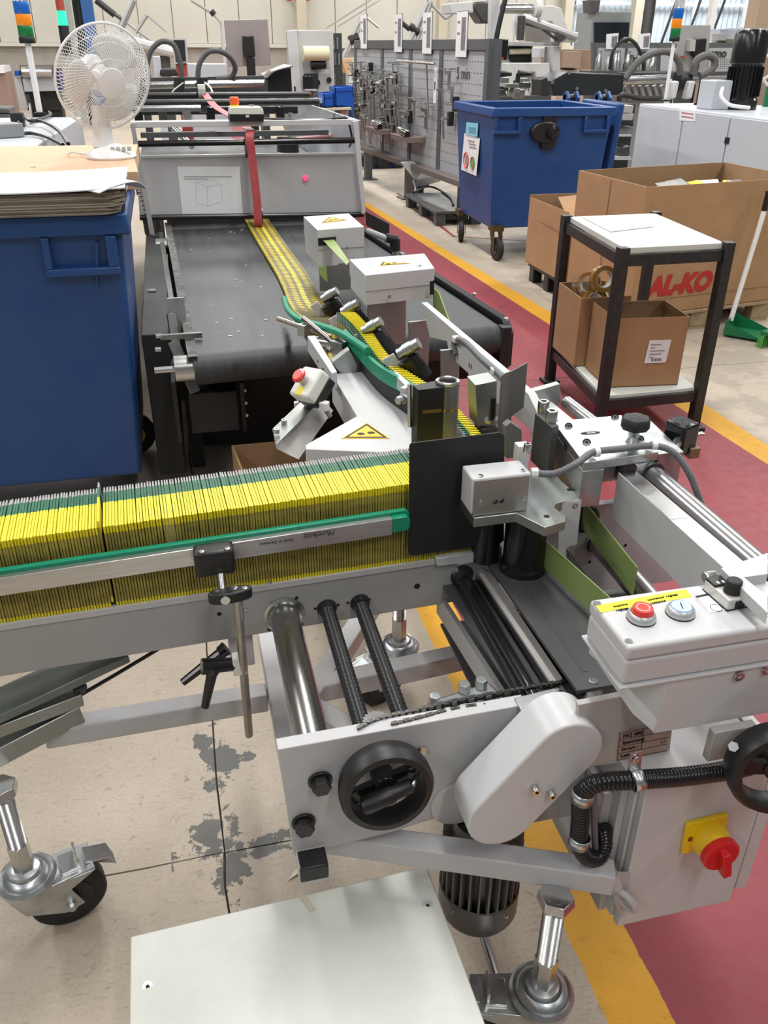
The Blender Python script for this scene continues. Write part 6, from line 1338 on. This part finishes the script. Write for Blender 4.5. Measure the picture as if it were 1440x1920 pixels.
pp(((975,14),(1035,10),(1052,15),(1068,62),(1045,60),(1035,40),(1000,42)),13,.5,wf,'feeder_hood',wm,.01); pp(((983,40),(1043,40),(1048,82),(985,80)),13.6,.3,greyt,'grey_screen',wm)
MB().cyl(at(980,33,y=11.9),at(1080,70,y=11.9),.05,10).build('long_arm',am,wm); MB().cyl(at(985,44,y=11.9),at(1015,52,y=11.9),.02,8).build('arm_rod',dsteel,wm); MB().cyl(at(1015,52,y=11.9),at(1048,78,y=11.9),.02,8).build('arm_rod',dsteel,wm); pp(((1047,60),(1085,60),(1082,80),(1050,79)),11.9,.3,wf,'arm_head',wm,.01); pp(((1045,60),(1062,72),(1050,80),(1045,78)),11.85,.1,dsteel,'arm_clamp',wm)
MB().cyl(at(978,30,y=11.8),at(975,75,y=11.8),.05,10).build('arm_pivot',dsteel,wm); pp(((966,70),(973,48),(968,40),(975,28),(968,25),(964,45)),11.9,.1,wf,'bent_bracket',wm)
stand(935,1000,78,12.4,1.0,wf,'machine_body',wm); pp(((955,88),(997,88),(997,116),(960,118),(955,110)),12.35,.06,black,'window_opening',wm); MB().cyl(at(956,97,y=12.3),at(994,96,y=12.3),.035,12).build('yellow_roll',mat('pale_yellow_paper',(.70,.66,.45),.7),wm)
pp(((997,91),(1021,91),(1020,107),(997,107)),12.2,.01,paper,'white_notice',wm); pp(((930,78),(1050,80),(1048,87),(930,85)),12.2,.3,grey,'machine_shelf',wm); pp(((932,75),(954,73),(951,113),(931,112)),11.0,.25,blackg,'black_unit',wm,.01); pp(((938,107),(944,107),(944,112),(938,112)),10.98,.02,mat('dull_red',(.35,.05,.03),.4),'red_lamp',wm)
pp(((950,118),(1030,118),(1035,180),(1010,180),(1003,135),(975,135),(995,180),(955,180)),12.0,.2,wf,'side_plate',wm,.01); pp(((1038,88),(1051,88),(1050,180),(1034,180)),12.0,.3,grey,'machine_pillar',wm)
for x in (935,972): 
    MB().cyl(at(x,138,y=11.2),at(x+24,139,y=11.2),.045,12,.02).build('black_grip',black,wm); MB().cyl(at(x,138,y=11.2),at(x-2,155,y=11.2),.03,10).build('grip_stem',black,wm)
random.seed(17)
for k in range(14): px=random.uniform(930,985);py=random.uniform(150,180); MB().obx(at(px,py,y=11.2+random.random()*.5),(random.uniform(.03,.10),0,0),(0,.04,0),(0,0,random.uniform(.015,.05))).build('machine_fitting',(steel,zincp,dsteel)[k%3],wm,bev=.004)
stand(936,1034,180,11.9,.9,slate,'machine_base',wm)
# cartons behind
o=thing('carton_stack','row of brown cartons on a shelf behind the folding machine','box',V(at(1080,110,y=15).x,15,0))
pp(((1048,92),(1118,93),(1118,132),(1048,130)),15.2,.8,mat('dull_carton',(.27,.19,.14),.85,0,.1,3),'carton_block',o,.01); pp(((1062,97),(1090,96),(1088,128),(1060,127)),15.0,.3,mat('dull_carton2',(.32,.23,.17),.85),'carton_front',o); stand(1046,1118,131,15.1,.8,mat('pale_shelf',(.55,.44,.38),.6),'carton_shelf',o)
# black guard and gantry with hoses behind the white cabinet
gg=thing('roller_gantry','black roller gantry with looping grey hoses behind the white cabinet','machine',(7.0,11.0,0)); Y=10.6
pp(((1034,152),(1064,135),(1170,140),(1168,178),(1038,180)),Y,.5,mat('blue_black_sheet',(.012,.016,.02),.35),'black_guard',gg,.01); pp(((1015,150),(1026,145),(1030,180),(1014,180)),Y-.1,.3,blackm,'guard_ear',gg)
for px,py in ((1036,155),(1067,137),(1082,166),(1136,170)): MB().cyl(at(px,py,y=Y-.02),at(px,py,y=Y),.02,8).build('guard_bolt',steel,gg)
MB().cyl(at(1165,152,y=Y+.2),at(1250,149,y=Y+.2),.055,16).build('chrome_bar',chrome,gg); MB().cyl(at(1280,151,y=Y+.3),at(1380,149,y=Y+.3),.045,16).build('chrome_bar',chrome,gg); MB().cyl(at(1268,153,y=Y+.1),at(1290,152,y=Y+.1),.11,18).build('bar_clamp',black,gg)
pp(((1168,136),(1370,134),(1375,147),(1168,149)),Y+.6,.2,mat('dark_grey_beam',(.06,.062,.066),.5),'gantry_beam',gg)
MB().tube([at(1172,148,y=Y),at(1195,118,y=Y),at(1225,100,y=Y),at(1255,98,y=Y),at(1272,115,y=Y),at(1276,140,y=Y)],.04,10,8).build('looped_hose',hg,gg); MB().tube([at(1300,140,y=Y),at(1305,115,y=Y),at(1325,104,y=Y),at(1340,112,y=Y),at(1335,130,y=Y),at(1312,142,y=Y)],.045,10,8).build('looped_hose',hg,gg)
MB().tube([at(1143,130,y=Y+.5),at(1150,95,y=Y+.5),at(1170,74,y=Y+.5),at(1190,80,y=Y+.5),at(1205,110,y=Y+.5),at(1206,132,y=Y+.5)],.022,8,8).build('thin_hose',black,gg)
for px in (1270,1300): pp(((px-6,152),(px+5,152),(px-2,185),(px-14,187)),Y-.1,.12,offw if px==1300 else lgrey,'gripper_head',gg,.02)
MB().tube([at(1160,190,y=Y-.2),at(1166,178,y=Y-.2),at(1200,184,y=Y-.2),at(1240,184,y=Y-.2)],.03,8,8).build('black_cable',black,gg)
stand(1172,1250,158,Y+.3,.3,mat('shade_grey',(.22,.22,.23),.5),'gantry_back',gg); 
for x in range(6): MB().cyl(at(1175+13*x,160,y=Y+.25),at(1182+13*x,186,y=Y+.25),.03,8).build('gantry_rod',am,gg)
stand(1290,1300,155,Y+.5,.3,slate,'gantry_leg',gg)
sq=thing('square_panel','pale square metal panel on a black post above the white cabinet','panel',V(at(1310,90,y=11.6).x,11.6,0)); pp(((1276,47),(1333,47),(1325,140),(1268,130)),11.6,.05,mat('pale_steel_panel',(.42,.41,.40),.4,.3,.1,2),'panel_plate',sq,.004); pp(((1305,73),(1326,72),(1322,105),(1302,105)),11.5,.1,black,'black_gearbox',sq,.01); pp(((1295,75),(1305,74),(1303,96),(1293,96)),11.5,.1,greyt,'grey_box',sq); stand(1304,1314,104,11.55,.08,black,'black_post',sq); pp(((1274,105),(1284,105),(1284,109),(1274,109)),11.55,.04,mat('dull_red',(.35,.05,.03),.4),'red_mark',sq)
sb2=thing('tool_board','far grey tool board with lettering behind the gantry hoses','board',V(at(1250,110,y=14).x,14,0)); Y=14
pp(((1112,80),(1391,80),(1384,140),(1112,136)),Y+.03,.08,frameg,'board_frame',sb2)
for k,(x0,x1) in enumerate(((1122,1172),(1178,1232),(1240,1270),(1330,1378))): pp(((x0,90),(x1,90),(x1-3,133),(x0-2,133)),Y,.03,boardg,'board_panel',sb2)
stand(1115,1125,135,Y+.05,.1,slate,'board_leg',sb2); stand(1370,1380,138,Y+.05,.1,slate,'board_leg',sb2)
text('amo',.17,at(1331,107,y=Y-.01),(1,0,0),(0,0,1),dsteel,sb2,name='board_lettering',bold=.008); text('igamo',.15,at(1195,106,y=Y-.01),(1,0,0),(0,0,1),dsteel,sb2,name='board_lettering',bold=.004)
hh=MB()
for r_ in range(6):
    for c_ in range(11): p=at(1334+4*c_,112+3.4*r_,y=Y-.002); hh.add([p,p+V(.018,0,0),p+V(.018,0,.012),p+V(0,0,.012)],[(0,1,2,3)])
hh.build('punched_slots',dark,sb2,kind='stuff')
for k,(x0,lab) in enumerate(((1138,'white picture card atop the far tool board, left one'),(1198,'white picture card atop the far tool board, right one'))):
    o=thing('info_card',lab,'card',at(x0+10,92,y=Y-.05)); pp(((x0,64),(x0+22,62),(x0+19,92),(x0-1,92)),Y-.04,.02,paper,'card_sheet',o); pp(((x0+10,68),(x0+20,67),(x0+18,88),(x0+9,88)),Y-.05,.01,mat('photo_grey',(.26,.24,.26),.5),'card_picture',o)
random.seed(23)
for k in range(16):
    px=random.uniform(1118,1225);py=random.uniform(104,120); o=thing('steel_part','bright steel machine part in front of the far tool board','part',at(px,132,y=13.7),'steel parts by the far tool board'); MB().lathe(at(px,133,y=13.7),(0,0,1),[(.05,0),(.05,(133-py)*.006),(.03,(133-py)*.008),(.03,(133-py)*.010)],10).build('part_body',(steel,zincp,dsteel)[k%3],o)
o=thing('parts_shelf','dark shelf carrying steel parts in front of the far tool board','shelf',V(at(1170,140,y=13.6).x,13.6,0)); pp(((1112,133),(1232,133),(1232,138),(1112,138)),13.5,.5,slate,'shelf_board',o); stand(1114,1122,137,13.6,.3,slate,'shelf_leg',o); stand(1222,1230,137,13.6,.3,slate,'shelf_leg',o)
# shelf machine between container and cabinet
o=thing('lever_machine','dark machine frame with grey plates between container and white cabinet','machine',V(at(1175,250,y=8.9).x,8.9,0))
for y0,y1,m_ in ((198,212,greyt),(213,226,greyt),(238,252,mat('mid_grey_plate',(.2,.2,.2),.5))): pp(((1160,y0),(1189,y0),(1186,y1),(1158,y1)),9.0,.2,m_,'grey_plate',o,.005)
pp(((1156,252),(1184,252),(1184,256),(1156,256)),8.95,.4,lgrey,'shelf_edge',o); stand(1150,1192,196,9.4,.5,blackm,'machine_back',o); pp(((1156,228),(1188,232),(1188,236),(1156,236)),8.95,.1,black,'black_arm',o); pp(((1160,275),(1182,272),(1182,292),(1160,293)),9.0,.3,dsteel,'machine_unit',o,.02); pp(((1154,294),(1184,294),(1184,300),(1154,300)),8.95,.4,lgrey,'shelf_edge',o)
# far right: tower unit, dark box, cartons with hazard stripe
o=thing('duct_tower','grey machine tower with dark glass below the pale cladding','machine',V(at(1140,40,y=24).x,24,0)); stand(1112,1185,22,24,1,mat('tower_side_grey',(.22,.24,.24),.5),'tower_body',o); pp(((1115,42),(1180,42),(1178,82),(1115,82)),23.95,.1,mat('dark_glass',(.012,.016,.022),.2),'glass_panel',o); pp(((1104,0),(1126,0),(1122,24),(1106,24)),23.9,.4,slate,'tower_neck',o)
o=thing('steel_column','dark round steel column in front of the pale cladding','column',V(at(1215,40,y=23).x,23,0)); p=at(1216,30,y=23); MB().cyl((p.x,23,0),(p.x,23,6),.14,18).build('column_shaft',dsteel,o)
o=thing('white_column','white steel post in front of the pale cladding at right','column',V(at(1338,40,y=23).x,23,0)); p=at(1338,30,y=23); bx((p.x-.07,p.x+.07,23,23.2,0,6),white,'post_shaft',o)
o=thing('brown_column','brown concrete column at the right edge','column',V(at(1430,40,y=18).x,18,0)); p=at(1432,30,y=18); bx((p.x-.15,p.x+.15,18,18.4,0,6),mat('brown_column_paint',(.36,.27,.19),.7),'column_shaft',o)
o=thing('carton_stack','pale blue-grey stacked crates below the pale cladding at right','crate',V(at(1350,70,y=19).x,19,0))
for k,q in enumerate(((1335,62,1362,76),(1350,54,1392,74),(1392,52,1422,80),(1362,74,1400,84))): pp(((q[0],q[1]),(q[2],q[1]),(q[2],q[3]),(q[0],q[3])),19+.1*k,.6,(offw,mat('blue_grey',(.40,.45,.52),.5),greyt,offw)[k],'crate_block',o,.01)
stand(1332,1422,80,19.3,.6,mat('dull_carton',(.27,.19,.14),.85),'crate_base',o)
o=thing('hazard_board','yellow and black striped board at the right edge of the back','board',V(at(1428,85,y=17).x,17,0)); pp(((1412,74),(1436,73),(1434,92),(1410,92)),17,.1,blackm,'board_plate',o); pp(((1420,92),(1413,92),(1428,73.5),(1436,73.5),(1436,76)),16.98,.02,swy,'yellow_stripe',o); stand(1412,1434,91,17.05,.3,mat('rust_brown',(.22,.13,.08),.7),'board_base',o)
o=thing('brown_carton','dark brown carton at the right edge behind the black motor','box',V(at(1420,120,y=10.5).x,10.5,0)); stand(1398,1470,94,10.5,.1,mat('dull_carton',(.27,.19,.14),.85),'carton_block',o)
o=thing('wall_sign','row of three small red signs high on the back wall','sign',at(556,0,y=28.8))
for px in (538,553,571): pp(((px,-6),(px+9,-6),(px+9,2),(px,2)),28.8,.03,mat('dull_red',(.35,.05,.03),.4),'red_plate',o)
for k in range(3): a=at(1290+k*45,0,y=28); o=MB().tube([V(a.x,28,5),V(a.x-.4,28,3),V(a.x-.8,28,1.4),V(a.x-.9,28,0)],.04,8,4).build('hanging_cable',black); tag(o,'black cable hanging before the pale cladding, %s of three'%('left','middle','right')[k],'cable')
